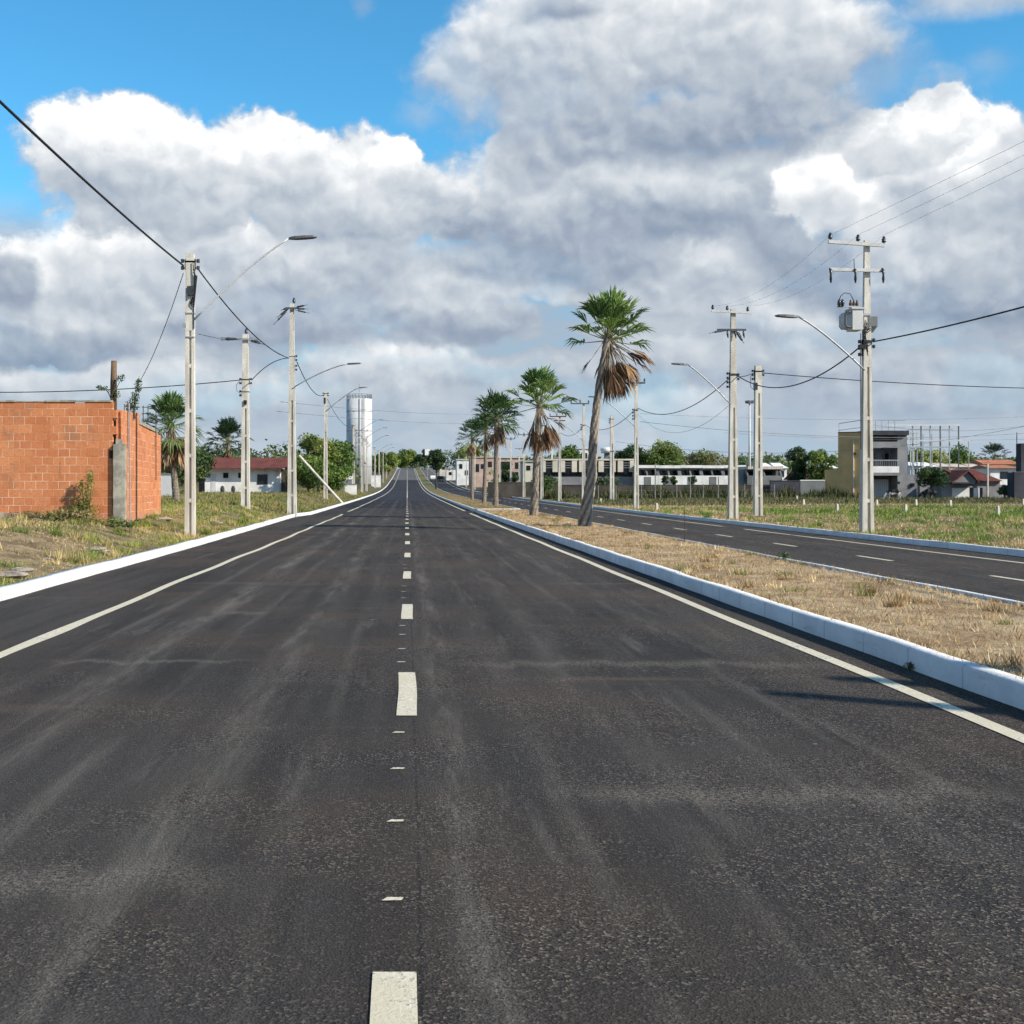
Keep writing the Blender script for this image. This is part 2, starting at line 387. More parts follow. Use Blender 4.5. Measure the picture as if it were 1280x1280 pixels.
t.surf(c, .95, .08, t.m('ADD', n3, n4), .9, .04)
# ================================================================== THE SETTING
def sheet(name, fx, ys, m, fz, kind='structure', smooth=True):
    """a sheet whose columns may wander: fx(y) gives the list of x at row y"""
    rows = [fx(y) for y in ys]; nx = len(rows[0]); V = []
    for y, r in zip(ys, rows):
        zz = fz(np.array(r), np.full(nx, y)); V += [(a, y, float(b)) for a, b in zip(r, zz)]
    Fq = [(j*nx+i, j*nx+i+1, (j+1)*nx+i+1, (j+1)*nx+i) for j in range(len(ys)-1) for i in range(nx-1)]
    o = npmesh(name, V, Fq, m, smooth=smooth); return struct(o, kind)
def ys_range(a, b, near=1.0):
    out = [a]
    while out[-1] < b:
        y = out[-1]; out.append(y + (near if y < 100 else near*2.5 if y < 500 else 25))
    out[-1] = b; return out
OFF = [0, .12, .3, .5, .75, 1, 1.3, 1.7, 2.2, 2.7, 3.3, 4, 5, 6, 7.5, 9, 11, 14, 18, 23, 30, 40, 55, 80, 130, 220, 400, 800, 1800, 4000]
GY = [-30, -10] + [i*.75 for i in range(0, 130)] + [100+i*4 for i in range(0, 60)] + [345+i*15 for i in range(0, 40)] + [1000, 1200, 1500, 2000, 3000, 6000]
def gx(y):
    k = float(kl(y))
    return [k-.12-o for o in reversed(OFF)] + [k-.05, 0, 4.0, 7.0, KR+.05] + [KR+.12+o for o in OFF]
def gz(x, y):
    z = land(x, y); inner = (x > kl(y) - .1) & (x < KR + .1)
    return np.where(inner, prof(y) - .08, z)
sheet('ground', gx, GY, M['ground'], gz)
flat = lambda dz: (lambda x, y: prof(y) + dz)
for (a, b, m) in ((-20, 125, 'asphalt'), (125, 410, 'asphalt_mid'), (410, 900, 'asphalt_old')):
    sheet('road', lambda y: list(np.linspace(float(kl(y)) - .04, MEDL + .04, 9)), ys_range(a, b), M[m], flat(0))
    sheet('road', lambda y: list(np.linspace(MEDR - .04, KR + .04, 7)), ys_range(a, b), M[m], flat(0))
sheet('road', lambda y: [MEDL + .04, MEDR - .04], [73.2, 74, 75, 75.8], M['asphalt'], flat(0))
def kerb(path, h, w=.15, side=1, name='kerb'):
    """path: (x, y) of the road-side foot; side = +1 when the verge lies towards +x"""
    prof2 = [(0, -.06), (0, h-.02), (.02, h), (w, h), (w, -.06)]
    V = []; Fq = []; n = len(prof2)
    for i, (x, y) in enumerate(path):
        a = path[max(i-1, 0)]; b = path[min(i+1, len(path)-1)]
        tx, ty = b[0]-a[0], b[1]-a[1]; L = math.hypot(tx, ty); nx, ny = ty/L*side, -tx/L*side
        jx = .006*math.sin(y*2.1+x) + .006*math.sin(y*.7)
        for (o, z) in prof2:
            wv = (.012*math.sin(y*1.7) + .01*math.sin(y*4.3+1)) if (o >= w and z > 0) else 0
            V.append((x + nx*(o+jx+wv), y + ny*(o+jx+wv), pf(y) + z + (.005*math.sin(y*1.3) if z > 0 else 0)))
    for i in range(len(path)-1):
        for k in range(n-1): Fq.append((i*n+k, i*n+k+1, (i+1)*n+k+1, (i+1)*n+k))
    o = npmesh(name, V, Fq, M['kerb']); return struct(o)
def dens(pts, st=.5):
    out = []
    for a, b in zip(pts[:-1], pts[1:]):
        L = math.hypot(b[0]-a[0], b[1]-a[1]); n = max(1, int(L/(st if a[1] < 90 else st*6)))
        out += [(a[0]+(b[0]-a[0])*i/n, a[1]+(b[1]-a[1])*i/n) for i in range(n)]
    return out + [pts[-1]]
kerb(dens([(x, y) for x, y in zip(KL_X, KL_Y)][:5]), .16, .17, -1)
kerb(dens([(-5.8, 62.6), (-5.35, 67), (-5.4, 110), (-5.5, 850)]), .16, .17, -1)
kerb(dens([(KR, -8), (KR, 850)]), .15, .15, 1)
kerb(dens([(MEDL, -6), (MEDL, 72.6), (MEDL+.4, 73), (MEDR-.4, 73), (MEDR, 72.6), (MEDR, -6)]), .18, .14, 1)
kerb(dens([(MEDR, 770), (MEDR, 76.4), (MEDR-.4, 76), (MEDL+.4, 76), (MEDL, 76.4), (MEDL, 770)]), .18, .14, 1)
def medz(x, y): return land(x, y) + .02 * sst(0, .4, np.minimum(x-MEDL-.1, MEDR-.1-x))
for a, b in ((-6, 72.9), (76.1, 770)):
    sheet('median', lambda y: [MEDL+.12, MEDL+.2, MEDL+.4] + list(np.linspace(MEDL+.7, MEDR-.7, 8)) + [MEDR-.4, MEDR-.2, MEDR-.12], ys_range(a, b, .5), M['median'], medz)
# painted lines
def line(fx, w, a, b, name='road_marking', dz=.006, st=.5):
    n = max(2, int((b-a)/(st if a < 100 else 3))); V = []; Fq = []
    for i in range(n+1):
        y = a+(b-a)*i/n; c = fx(y); ww = w(y) if callable(w) else w
        V += [(c-ww/2, y, pf(y)+dz), (c+ww/2, y, pf(y)+dz)]
    Fq = [(2*i, 2*i+1, 2*i+3, 2*i+2) for i in range(n)]
    return struct(npmesh(name, V, Fq, M['paint']))
lw = lambda y: -3.66 + .02*math.sin(y*.9) + .03*math.exp(-((y-12.6)/1.3)**2) + .02*math.sin(y*.23)
line(lw, lambda y: .125 + .05*math.exp(-((y-12.4)/1.)**2), -5, 68, st=.25)
line(lw, .13, 75, 125); line(lw, .13, 125, 840)
line(lambda y: 3.69+.012*math.sin(y*.8), .13, -5, 70.5, st=.3); line(lambda y: 3.69, .13, 77, 125); line(lambda y: 3.69, .13, 125, 840)
line(lambda y: 12.35+.012*math.sin(y*.6), .12, -5, 44); line(lambda y: 12.35, .12, 47, 125); line(lambda y: 12.35, .12, 125, 840)
y = 2250/(895-611)-12 - 0.0
k = 0
starts = [1.85, 7.9, 13.75, 19.9, 26.1, 32.2, 38.3]
while starts[-1] < 150: starts.append(starts[-1] + 6.1)
for i, y0 in enumerate(starts):
    cx = -.035 if i == 0 else (0.0 if i < 3 else -.01*math.sin(i))
    L = 1.86 if i < 2 else 1.75
    line(lambda y: cx + .004*math.sin(y*3), .135, y0, y0+L, st=.15)
line(lambda y: 0.0, .11, 156, 840)
for y0 in [12.6+6.1*i for i in range(22)]:
    line(lambda y: 10.02, .12, y0, y0+1.9)
for i, y0 in enumerate([4.37, 5.40, 6.41, 7.36, 10.35, 11.2, 12.3, 13.1, 16.4, 17.4, 18.4, 22.5, 23.6]):
    b = MB(); w = .038
    b.add([(-.055-w, y0-.018, pf(y0)+.006), (-.055+w*.9, y0-.014, pf(y0)+.006), (-.05+w, y0+.016, pf(y0)+.006), (-.05-w*.6, y0+.02, pf(y0)+.006)], [(0, 1, 2, 3)])
    struct(b.build('road_marking', M['paint']))

# ------------------------------------------------------------------ grass (nobody could count it)
def blades(name, xs, ys, hs, ws, cols, lay=.5, m='straw', zf=land):
    n = len(xs); zs = zf(xs, ys) - .01
    th = rs.rand(n)*2*np.pi; ph = rs.rand(n)*2*np.pi; ln = lay*(.3+.9*rs.rand(n))
    px, py = np.cos(th)*ws/2, np.sin(th)*ws/2
    V = np.empty((n, 3, 3), np.float32)
    V[:, 0] = np.stack([xs-px, ys-py, zs], 1); V[:, 1] = np.stack([xs+px, ys+py, zs], 1)
    V[:, 2] = np.stack([xs+np.cos(ph)*hs*ln, ys+np.sin(ph)*hs*ln, zs+hs*np.clip(1.15-ln*.8, .12, 1)], 1)
    c = np.repeat(cols[:, None, :], 3, 1)
    o = npmesh(name, V.reshape(-1, 3), np.arange(n*3).reshape(n, 3), M[m], c.reshape(-1, 3))
    return struct(o, 'stuff')
def pal(n, stops, w=None):
    stops = np.array(stops); i = rs.choice(len(stops), n, p=w); return stops[i] * (.72 + .56*rs.rand(n, 1))
# mown straw on the median
n = 130000
ys_ = 5 + 68*rs.rand(n)**1.7; xs_ = MEDL+.08 + (MEDR-MEDL-.16)*rs.rand(n)
k = (wob(xs_, ys_, 2.2) + rs.randn(n)*.45) > -.35
xs_, ys_ = xs_[k], ys_[k]; n = len(xs_)
cols = pal(n, [(.66, .47, .27), (.48, .31, .16), (.80, .63, .41), (.26, .155, .08), (.20, .22, .07)], [.32, .26, .20, .18, .04])
tag(blades('dry_grass', xs_, ys_, .05+.09*rs.rand(n), .006+.008*rs.rand(n)+ys_*.00022, cols, 1.15), 'short sun-bleached mown grass covering the median', 'grass')
n = 22000
ys_ = 76.5 + 120*rs.rand(n)**1.3; xs_ = MEDL+.1 + (MEDR-MEDL-.2)*rs.rand(n)
cols = pal(n, [(.34, .26, .14), (.24, .18, .09), (.16, .17, .06)], [.4, .35, .25])
tag(blades('dry_grass', xs_, ys_, .05+.08*rs.rand(n), .03+.03*rs.rand(n), cols, .8), 'dry grass on the median beyond its gap', 'grass')
# left verge
n = 150000
ys_ = 14 + 58*rs.rand(n)**1.25; xs_ = kl(ys_) - .14 - 11*rs.rand(n)**1.5
g = wob(xs_, ys_, .55) + rs.randn(n)*.35
k = (wob(xs_, ys_, 1.3, 3) + .5*wob(xs_, ys_, 3.1, 1) + rs.randn(n)*.3 > .02) & ~((ys_ > 32) & (xs_ < -7.9) & (ys_ < 42) & (xs_ < -7.7 - (ys_-32)*.12))
xs_, ys_, g = xs_[k], ys_[k], g[k]; n = len(xs_)
dry = pal(n, [(.62, .48, .27), (.46, .34, .18), (.28, .22, .11)]); gre = pal(n, [(.24, .27, .06), (.34, .33, .10), (.13, .17, .04)])
mixg = sst(-.35, .25, g + .18*sst(25, 45, ys_) - .25*sst(22, 14, ys_))[:, None]
cols = dry*(1-mixg) + gre*mixg
hs = (.02 + .06*rs.rand(n)) * (1 + 1.2*mixg[:, 0]*rs.rand(n)) * (1 + .9*sst(1.6, 4.5, kl(ys_)-xs_))
tag(blades('grass', xs_, ys_, hs, .008+.012*rs.rand(n)+ys_*.0003, cols, .75), 'mixed green and dry weeds on the left bank', 'grass')
n = 60000
ys_ = 60 + 130*rs.rand(n)**1.4; xs_ = kl(ys_) - .2 - 30*rs.rand(n)**1.5
g = wob(xs_, ys_, .3, 1) + rs.randn(n)*.4
dry = pal(n, [(.36, .30, .15), (.27, .22, .11)]); gre = pal(n, [(.17, .20, .05), (.10, .13, .03), (.22, .23, .08)])
mixg = sst(-.5, .3, g)[:, None]
tag(blades('grass', xs_, ys_, (.08+.26*rs.rand(n))*(.6+.6*sst(-.3, .5, wob(xs_, ys_, .6, 4))), .03+.05*rs.rand(n), dry*(1-mixg)+gre*mixg, .8), 'rough weeds on the left bank beyond the tall pole', 'grass')
# right verge
n = 120000
ys_ = 24 + 80*rs.rand(n)**1.3; xs_ = KR + .2 + 34*rs.rand(n)**1.4
band = sst(2.2, 6.5, xs_-KR) * (1 - .75*sst(62, 70, ys_)*sst(95, 80, ys_)*0)
g = wob(xs_, ys_, .32, 2) + rs.randn(n)*.35 + .9*sst(44, 56, ys_)*sst(16, 22, xs_)*sst(82, 72, ys_) - 1.1*sst(5.5, 2., xs_-KR) - .35 - .5*sst(78, 88, ys_)
k = (wob(xs_, ys_, .7, 5) + rs.randn(n)*.5 > -.45); xs_, ys_, g = xs_[k], ys_[k], g[k]; n = len(xs_)
dry = pal(n, [(.66, .51, .29), (.52, .38, .20), (.34, .26, .13)]); gre = pal(n, [(.17, .27, .05), (.28, .34, .08), (.10, .17, .035)])
mixg = sst(-.2, .25, g)[:, None]
tag(blades('grass', xs_, ys_, (.03+.09*rs.rand(n))*(1+2.*mixg[:, 0]*rs.rand(n)), .012+.02*rs.rand(n)+ys_*.0004, dry*(1-mixg)+gre*mixg, .7), 'dry and green grass on the right verge', 'grass')
n = 15000
ys_ = 126 + 13*rs.rand(n); xs_ = KR + 2 + 32*rs.rand(n)
k = wob(xs_, ys_*.3, .5, 3) + rs.randn(n)*.3 > -.2; xs_, ys_ = xs_[k], ys_[k]; n = len(xs_)
cols = pal(n, [(.07, .08, .03), (.10, .10, .045), (.05, .075, .025), (.16, .14, .08)])
tag(blades('grass', xs_, ys_, (.4+.9*rs.rand(n))*(.5+.9*sst(-.4, .8, wob(xs_, ys_*.3, .8, 1))), .10+.14*rs.rand(n), cols, .35), 'tall dark weeds along the foot of the boundary wall', 'grass')
n = 26000
ys_ = 88 + 36*rs.rand(n); xs_ = KR + 1 + 75*rs.rand(n)**1.1
cols = pal(n, [(.13, .13, .06), (.20, .17, .10), (.10, .12, .045)])
tag(blades('grass', xs_, ys_, .15+.25*rs.rand(n), .05+.06*rs.rand(n), cols, .6), 'dull brown weeds in the field before the houses', 'grass')

# tufts standing above the rest, and blades hanging over the kerbs
def tufts(name, label, cx, cy, per, rad, h, pal_, lay=.55):
    xs = np.repeat(cx, per) + rs.randn(len(cx)*per)*np.repeat(rad, per); ys = np.repeat(cy, per) + rs.randn(len(cx)*per)*np.repeat(rad, per)
    cc = np.repeat(np.array(pal_)[rs.choice(len(pal_), len(cx))], per, 0) * (.7+.6*rs.rand(len(xs), 1))
    tag(blades(name, xs, ys, np.repeat(h, per)*(.5+.8*rs.rand(len(xs))), .008+.008*rs.rand(len(xs))+ys*.0003, cc, lay), label, 'grass')
n = 150; cy = 6+60*rs.rand(n)**1.3; cx = MEDL+.15+2.7*rs.rand(n)
tufts('dry_grass', 'small raised tufts scattered over the median straw', cx, cy, 70, .04+.06*rs.rand(n), .07+.09*rs.rand(n), [(.62, .46, .26), (.40, .28, .14), (.22, .24, .08), (.74, .58, .36), (.30, .20, .11)])
n = 240; cy = 5+60*rs.rand(n)**1.2; cx = np.where(rs.rand(n) < .5, MEDL+.20, MEDR-.21)+.01*rs.randn(n)
tufts('dry_grass', 'straw hanging over the edges of the median kerbs', cx, cy, 26, .02+.02*rs.rand(n), .06+.06*rs.rand(n), [(.62, .46, .26), (.45, .31, .16), (.26, .25, .09)], .95)
n = 170; cy = 15+50*rs.rand(n); cx = kl(cy)-.34-6*rs.rand(n)**1.6
k = ~((cy > 31.5) & (cx < -7.6 - (cy-32)*.1)); cx, cy = cx[k], cy[k]; n = len(cx)
tufts('grass', 'clumps of taller weeds on the left bank', cx, cy, 80, .05+.12*rs.rand(n), .10+.18*rs.rand(n), [(.55, .44, .22), (.20, .26, .06), (.30, .32, .09), (.13, .18, .04), (.42, .33, .16)])
n = 200; cy = 26+50*rs.rand(n); cx = KR+.25+15*rs.rand(n)**1.5
tufts('grass', 'clumps of taller weeds on the right verge', cx, cy, 70, .06+.18*rs.rand(n), .10+.20*rs.rand(n), [(.60, .47, .26), (.20, .30, .06), (.30, .36, .09), (.14, .22, .05), (.45, .35, .18)])
# ------------------------------------------------------------------ leaves
def leafcloud(cl, n, size, pals, seed=0, flat_=0., up=.35, hollow=.45):
    r = np.random.RandomState(seed); cl = np.array(cl, float)
    wgt = (cl[:, 3]*cl[:, 4]*cl[:, 5])**.67; i = r.choice(len(cl), n, p=wgt/wgt.sum())
    d = r.randn(n, 3); d /= np.linalg.norm(d, axis=1, keepdims=True)
    rad = (hollow + (1-hollow)*r.rand(n, 1)**.6) * (1 + .12*r.randn(n, 1))
    c = cl[i, :3] + d*rad*cl[i, 3:6]
    nr = d*.7 + r.randn(n, 3)*.8 + np.array([0, 0, up]); nr /= np.linalg.norm(nr, axis=1, keepdims=True)
    a = np.cross(nr, r.randn(n, 3)); a /= np.linalg.norm(a, axis=1, keepdims=True); b = np.cross(nr, a)
    s = (size*(.6+.8*r.rand(n)))[:, None]
    V = np.stack([c-a*s, c-b*s*.55+nr*s*.15, c+a*s, c+b*s*.55+nr*s*.15], 1)
    pals = np.array(pals); pc = 1.75 * pals[r.choice(len(pals), len(cl))][i] * (.7+.6*r.rand(n, 1))
    col = np.repeat(pc[:, None, :], 4, 1).reshape(-1, 3)
    return V.reshape(-1, 3), np.arange(n*4).reshape(n, 4), col
GREENS = [(.055, .095, .022), (.085, .13, .03), (.04, .07, .02), (.11, .15, .035)]
OLIVE = [(.10, .13, .03), (.15, .18, .045), (.07, .10, .025), (.19, .21, .06)]
DARK = [(.022, .042, .018), (.032, .058, .022), (.05, .075, .025)]
def tree(label, X0, Y0, h, w, th, n, leaf, pals, seed, group=None, cat='tree', name='tree', z0=None, lobes=16, spread=.38, trunk_r=.12, squash=.8):
    r = random.Random(seed); z0 = lz(X0, Y0) if z0 is None else z0
    t = thing(name, label, cat, (X0, Y0, z0), 0, group)
    cl = []; ch = h - th
    for i in range(lobes):
        a = r.random()*6.283; q = r.random()**.5; e = r.random()
        hh = th + ch*(.18 + .70*e); lim = w/2*math.sqrt(max(.05, 1-((e-.4)/.75)**2))*.72
        rr = w*spread*.5*(.6+.7*r.random())
        cl.append((math.cos(a)*q*lim, math.sin(a)*q*lim, hh, rr, rr, rr*squash))
    V, Fq, col = leafcloud(cl, n, leaf, pals, seed)
    b = MB(); lean = (r.random()-.5)*.15*h
    top = (lean*.4, 0, th + ch*.35)
    b.tube([(0, 0, -.15), (lean*.1, 0, th*.5), (lean*.25, 0, th), top], [trunk_r*1.35, trunk_r, trunk_r*.85, trunk_r*.4], 8)
    for c in cl[:7]:
        b.tube([(lean*.2, 0, th*.8+.1*ch*r.random()), ((lean*.2+c[0])*.5, c[1]*.5, (th+c[2])*.5+.1), (c[0]*.9, c[1]*.9, c[2])], [trunk_r*.5, trunk_r*.33, trunk_r*.12], 6)
    b.build('trunk', M['bark'], t, True)
    npmesh('crown', V, Fq, M['foliage'], col, t)
    return t

def fan(V, Cc, base, d, up, Lp, Lb, nseg, spread, col, droop, r, pet_col, fold=.0):
    d = d/np.linalg.norm(d); s = np.cross(d, up); s /= (np.linalg.norm(s)+1e-6); nn = np.cross(s, d)
    tip = base + d*Lp + np.array([0, 0, -1.])*Lp*droop*.25
    for q in (s, nn):
        w = q*.013*(1+Lb)
        V += [base-w, base+w, tip+w*.5, tip-w*.5]; Cc += [pet_col]*4
    for k in range(nseg):
        a = (k/(nseg-1)-.5)*2*spread + (r.random()-.5)*.09; L = Lb*(.80+.28*math.cos(a*.8))*(.88+.2*r.random())
        dd = d*math.cos(a) + s*math.sin(a) + nn*(fold*abs(math.sin(a)) + (r.random()-.5)*.14)
        dd /= np.linalg.norm(dd); e = tip + dd*L*.62
        wv = np.cross(dd, nn); wv = wv/np.linalg.norm(wv)*L*.034*(1+.3*r.random()) + nn*L*.012*(-1)**k
        g = np.array([0, 0, -1.]); end = tip + dd*L*.97 + g*L*(.10+droop*.3)*(.6+.8*r.random())
        c = np.array(col)*(.75+.5*r.random())
        V += [tip, e-wv, end, e+wv]; Cc += [c*.9, c, c*1.05, c]
def palm(label, X0, Y0, z0, path, rads, crown, ngreen, ndead, Lp, Lb, seed, bias=(0, 0), nseg=18, elmin=-15, skirt=1.2, spiral=.25, pal_g=None, group=None, shag=0, side=(0, 0), spr=56):
    r = random.Random(seed)
    t = thing('palm_tree', label, 'palm tree', (X0, Y0, z0), 0, group)
    # trunk with spiral ridges
    pts = [Vector(p) for p in path]; N = 110; nn = 30; V = []; Fq = []; TC = []
    import bisect
    hz = [p[2] for p in path]; H = hz[-1]
    for j in range(N+1):
        z = -.15 + (H+.15)*j/N; i = min(max(bisect.bisect(hz, z)-1, 0), len(hz)-2); f = (z-hz[i])/(hz[i+1]-hz[i])
        f2 = f
        cx = path[i][0]+(path[i+1][0]-path[i][0])*f2; cy = path[i][1]+(path[i+1][1]-path[i][1])*f2
        rad = rads[i]+(rads[i+1]-rads[i])*f2
        for k in range(nn):
            th = 2*math.pi*k/nn
            rr = rad*(1+.15*spiral*math.sin(5*th - z*9)*(1-.55*z/H) + (1-spiral)*.05*math.sin(z*34) + .05*math.sin(7*th+z*19) + .05*(r.random()-.5)); TC.append((.5+.5*math.sin(5*th - z*9 + .5) + .5*(r.random()-.5))*spiral + (1-spiral)*(.12+.25*r.random()+.12*math.sin(z*34)))
            V.append((cx+rr*math.cos(th), cy+rr*math.sin(th), z))
    for j in range(N):
        for k in range(nn): Fq.append((j*nn+k, j*nn+(k+1) % nn, (j+1)*nn+(k+1) % nn, (j+1)*nn+k))
    tc = np.clip(np.array(TC), 0, 1)[:, None]; npmesh('trunk', V, Fq, M['palm_trunk'], np.array([(.10, .078, .062)])*(1-tc) + np.array([(.44, .38, .31)])*tc, t, True)
    top = np.array(path[-1], float); VV = []; CC = []
    pg = pal_g or [(.20, .31, .085), (.13, .22, .065), (.30, .40, .13), (.09, .15, .05)]
    for i in range(ngreen):
        az = 2.399*i + r.random()*.5; e = math.radians(elmin + (88-elmin)*((i+.5)/ngreen)**.85)
        d = np.array([math.cos(az)*math.cos(e)+bias[0], math.sin(az)*math.cos(e)+bias[1], math.sin(e)])
        dr = .5*(1-math.sin(max(e, 0))) + .15
        fan(VV, CC, top + np.array([math.cos(az)*.08, math.sin(az)*.08, -.25*(1-i/ngreen)]), d, np.array([0, 0, 1.]) + .01, Lp*(.75+.45*r.random()), Lb*(.85+.3*r.random()),
            nseg, math.radians(spr+18*r.random()), pg[r.randrange(len(pg))], dr, r, (.30, .32, .17), .35)
    npmesh('crown', np.array(VV), np.arange(len(VV)).reshape(-1, 4), M['foliage'], np.array(CC), t)
    if ndead:
        VV = []; CC = []
        for i in range(ndead):
            az = r.random()*6.283; fr = r.random(); e = math.radians(-62-26*r.random()) if r.random() > .15 else math.radians(-25-20*r.random())
            d = np.array([math.cos(az)*math.cos(e)*1.0+side[0]*r.random(), math.sin(az)*math.cos(e), math.sin(e)])
            brown = [(.30, .19, .11), (.22, .13, .075), (.40, .29, .19), (.14, .085, .055)][r.randrange(4)]
            fan(VV, CC, top + np.array([math.cos(az)*.1, math.sin(az)*.1, -.1-.45*fr]), d, np.array([math.cos(az), math.sin(az), .01]), skirt*(.45+.35*r.random()), Lb*(.6+.35*r.random()),
                12, math.radians(16+14*r.random()), brown, .35, r, (.36, .30, .22), .3)
        npmesh('dead_fronds', np.array(VV), np.arange(len(VV)).reshape(-1, 4), M['straw'], np.array(CC), t)
    return t
# ================================================================== POLES
def pole_shaft(b, h, wb, wt, groove, cap=.0):
    """double-T concrete pole: two flanges, a recessed web and bridges up to height `groove`, solid above"""
    W = lambda z: wb+(wt-wb)*z/h
    dpt = .78
    def seg(xa, xb, z0, z1, y0, y1):
        v = []
        for z in (z0, z1):
            ww = W(z)
            v += [(xa*ww, y0*ww, z), (xb*ww, y0*ww, z), (xb*ww, y1*ww, z), (xa*ww, y1*ww, z)]
        b.add(v, [(0,3,2,1),(4,5,6,7),(0,1,5,4),(1,2,6,5),(2,3,7,6),(3,0,4,7)])
    seg(-.5, -.06, -.4, groove, -dpt/2, dpt/2); seg(.20, .5, -.4, groove, -dpt/2, dpt/2); seg(-.06, .20, -.4, groove, -.10, .10)
    z = .95
    while z < groove-.4:
        seg(-.059, .199, z, z+.11, -dpt/2+.02, dpt/2-.02); z += 1.28
    seg(-.5, .5, groove, h, -dpt/2-.01, dpt/2+.01)
def ins_pin(parent, p, s=1.):
    b = MB(); x, y, z = p
    b.tube([(x, y, z), (x, y, z+.07*s)], .015*s, 6)
    b.tube([(x, y, z+.05*s), (x, y, z+.09*s), (x, y, z+.11*s), (x, y, z+.15*s), (x, y, z+.17*s), (x, y, z+.24*s)], [.05*s, .075*s, .05*s, .075*s, .05*s, .035*s], 10)
    return b.build('insulator', M['insul'], parent, True)
def arm_x(parent, z, x0, x1, y=-.16, s=.09, ins=(), m='galv', dz=0.):
    b = MB(); b.add([(x0,y-s/2,z+dz),(x1,y-s/2,z-dz),(x1,y+s/2,z-dz),(x0,y+s/2,z+dz),(x0,y-s/2,z+dz+s*1.1),(x1,y-s/2,z-dz+s*1.1),(x1,y+s/2,z-dz+s*1.1),(x0,y+s/2,z+dz+s*1.1)],
                    [(0,3,2,1),(4,5,6,7),(0,1,5,4),(1,2,6,5),(2,3,7,6),(3,0,4,7)])
    o = b.build('crossarm', M[m], parent)
    for x in ins: ins_pin(parent, (x, y, z+s*1.1-.01+dz*(1-2*(x-x0)/(x1-x0))))
    return o
def clamp_rack(parent, z, wp, n=3, side=-1):
    b = MB(); y = 0
    for k in range(n):
        b.tube([(side*(wp/2), y, z-k*.2), (side*(wp/2+.1), y, z-k*.2)], .018, 6)
        b.tube([(side*(wp/2+.1), y, z-k*.2-.05), (side*(wp/2+.1), y, z-k*.2+.05)], .045, 8)
    b.box(-wp/2-.012, wp/2+.012, -wp*.42, wp*.42, z-.05, z-.01); b.box(min(side*wp/2, side*(wp/2+.03)), max(side*wp/2, side*(wp/2+.03)), -.03, .03, z-(n-1)*.2-.06, z+.06)
    b.build('cable_bracket', M['insul'], parent)
def lamp(parent, pole_p, head_p, arm_m='galv', r=.03, hl=.75):
    """curved bracket from the pole to a flat LED head"""
    a = Vector(pole_p); h = Vector(head_p); dx = 1 if h.x > a.x else -1
    in_ = Vector((h.x-dx*hl*.45, h.y, h.z-.03))
    pts = []
    c1 = a + (in_-a)*.62 + Vector((0, 0, .10*abs(in_.x-a.x))); 
    for i in range(13):
        u = i/12; pts.append(a*(1-u)**2 + c1*2*u*(1-u)*1. + in_*u*u)
    b = MB(); b.tube(pts, r, 8); b.build('lamp_arm', M[arm_m], parent, True)
    b = MB(); n = 8; vs = []
    prof_ = [(0, .03, .03), (.08, .06, .045), (.25, .12, .05), (.6, .15, .045), (.88, .13, .035), (1, .06, .015)]
    for u, ww, hh in prof_:
        x = in_.x + dx*hl*u; z = in_.z + .06*u*hl
        vs += [(x, in_.y-ww, z-hh*.6), (x, in_.y+ww, z-hh*.6), (x, in_.y+ww*.8, z+hh), (x, in_.y-ww*.8, z+hh)]
    fs = [(0, 1, 2, 3), (20, 23, 22, 21)]
    for j in range(5):
        for k in range(4): fs.append((j*4+k, j*4+(k+1) % 4, j*4+4+(k+1) % 4, j*4+4+k))
    b.add(vs, fs); b.build('lamp_head', M['lamp_grey'], parent, fix=True)
def pole(label, X0, Y0, z0, h, wb=.34, wt=.17, groove=None, group=None, m='concrete', cat='utility pole'):
    t = thing('utility_pole', label, cat, (X0, Y0, z0), 0, group)
    b = MB(); pole_shaft(b, h, wb, wt, groove if groove else h*.62)
    b.build('shaft', M[m], t, fix=True)
    return t
def strain(parent, a, b_, n=1):
    m_ = MB(); a = Vector(a); b2 = Vector(b_); pts = [a, a.lerp(b2, .25)]; rad = [.012, .012]
    for k in range(5):
        u = .25+.5*k/5
        pts += [a.lerp(b2, u), a.lerp(b2, u+.05)]; rad += [.055, .03]
    pts += [a.lerp(b2, .8), b2]; rad += [.012, .012]
    m_.tube(pts, rad, 8); m_.build('strain_insulator', M['insul'], parent, True)
def wire(p0, p1, sag, r, label, m='wire', cat='cable', name='power_cable', n=28):
    a, b_ = Vector(p0), Vector(p1)
    pts = [a.lerp(b_, i/n) + Vector((0, 0, -4*sag*(i/n)*(1-i/n))) for i in range(n+1)]
    b = MB(); b.tube(pts, r, 6)
    return tag(b.build(name, M[m], None, True), label, cat)
GR, GL = 'poles along the right road', 'poles along the left kerb'
# ---- right side
R1 = pole('tall concrete pole carrying a grey transformer, nearest on the right verge', 14.28, 37.3, lz(14.28, 37.3)-.02, 9.10, .37, .15, 5.15, GR)
arm_x(R1, 8.92, -1.24, .50, -.14, .09, (-1.18, -.32, .48), 'white_steel', .06)
arm_x(R1, 8.10, -1.20, .50, -.15, .09, (), 'white_steel', .02)
for x in (-1.2, -.44, .42):
    b = MB(); b.tube([(x, -.15, 8.2), (x, -.24, 8.12), (x, -.25, 7.98), (x+.01, -.22, 7.86), (x+.02, -.2, 7.74)], [.025, .05, .03, .045, .02], 8)
    b.build('fuse_cutout', M['insul'], R1, True)
b = MB(); b.tube([(-.42, -.1, 8.2), (-.43, -.1, 8.5)], .012, 6); b.build('lightning_spike', M['insul'], R1)
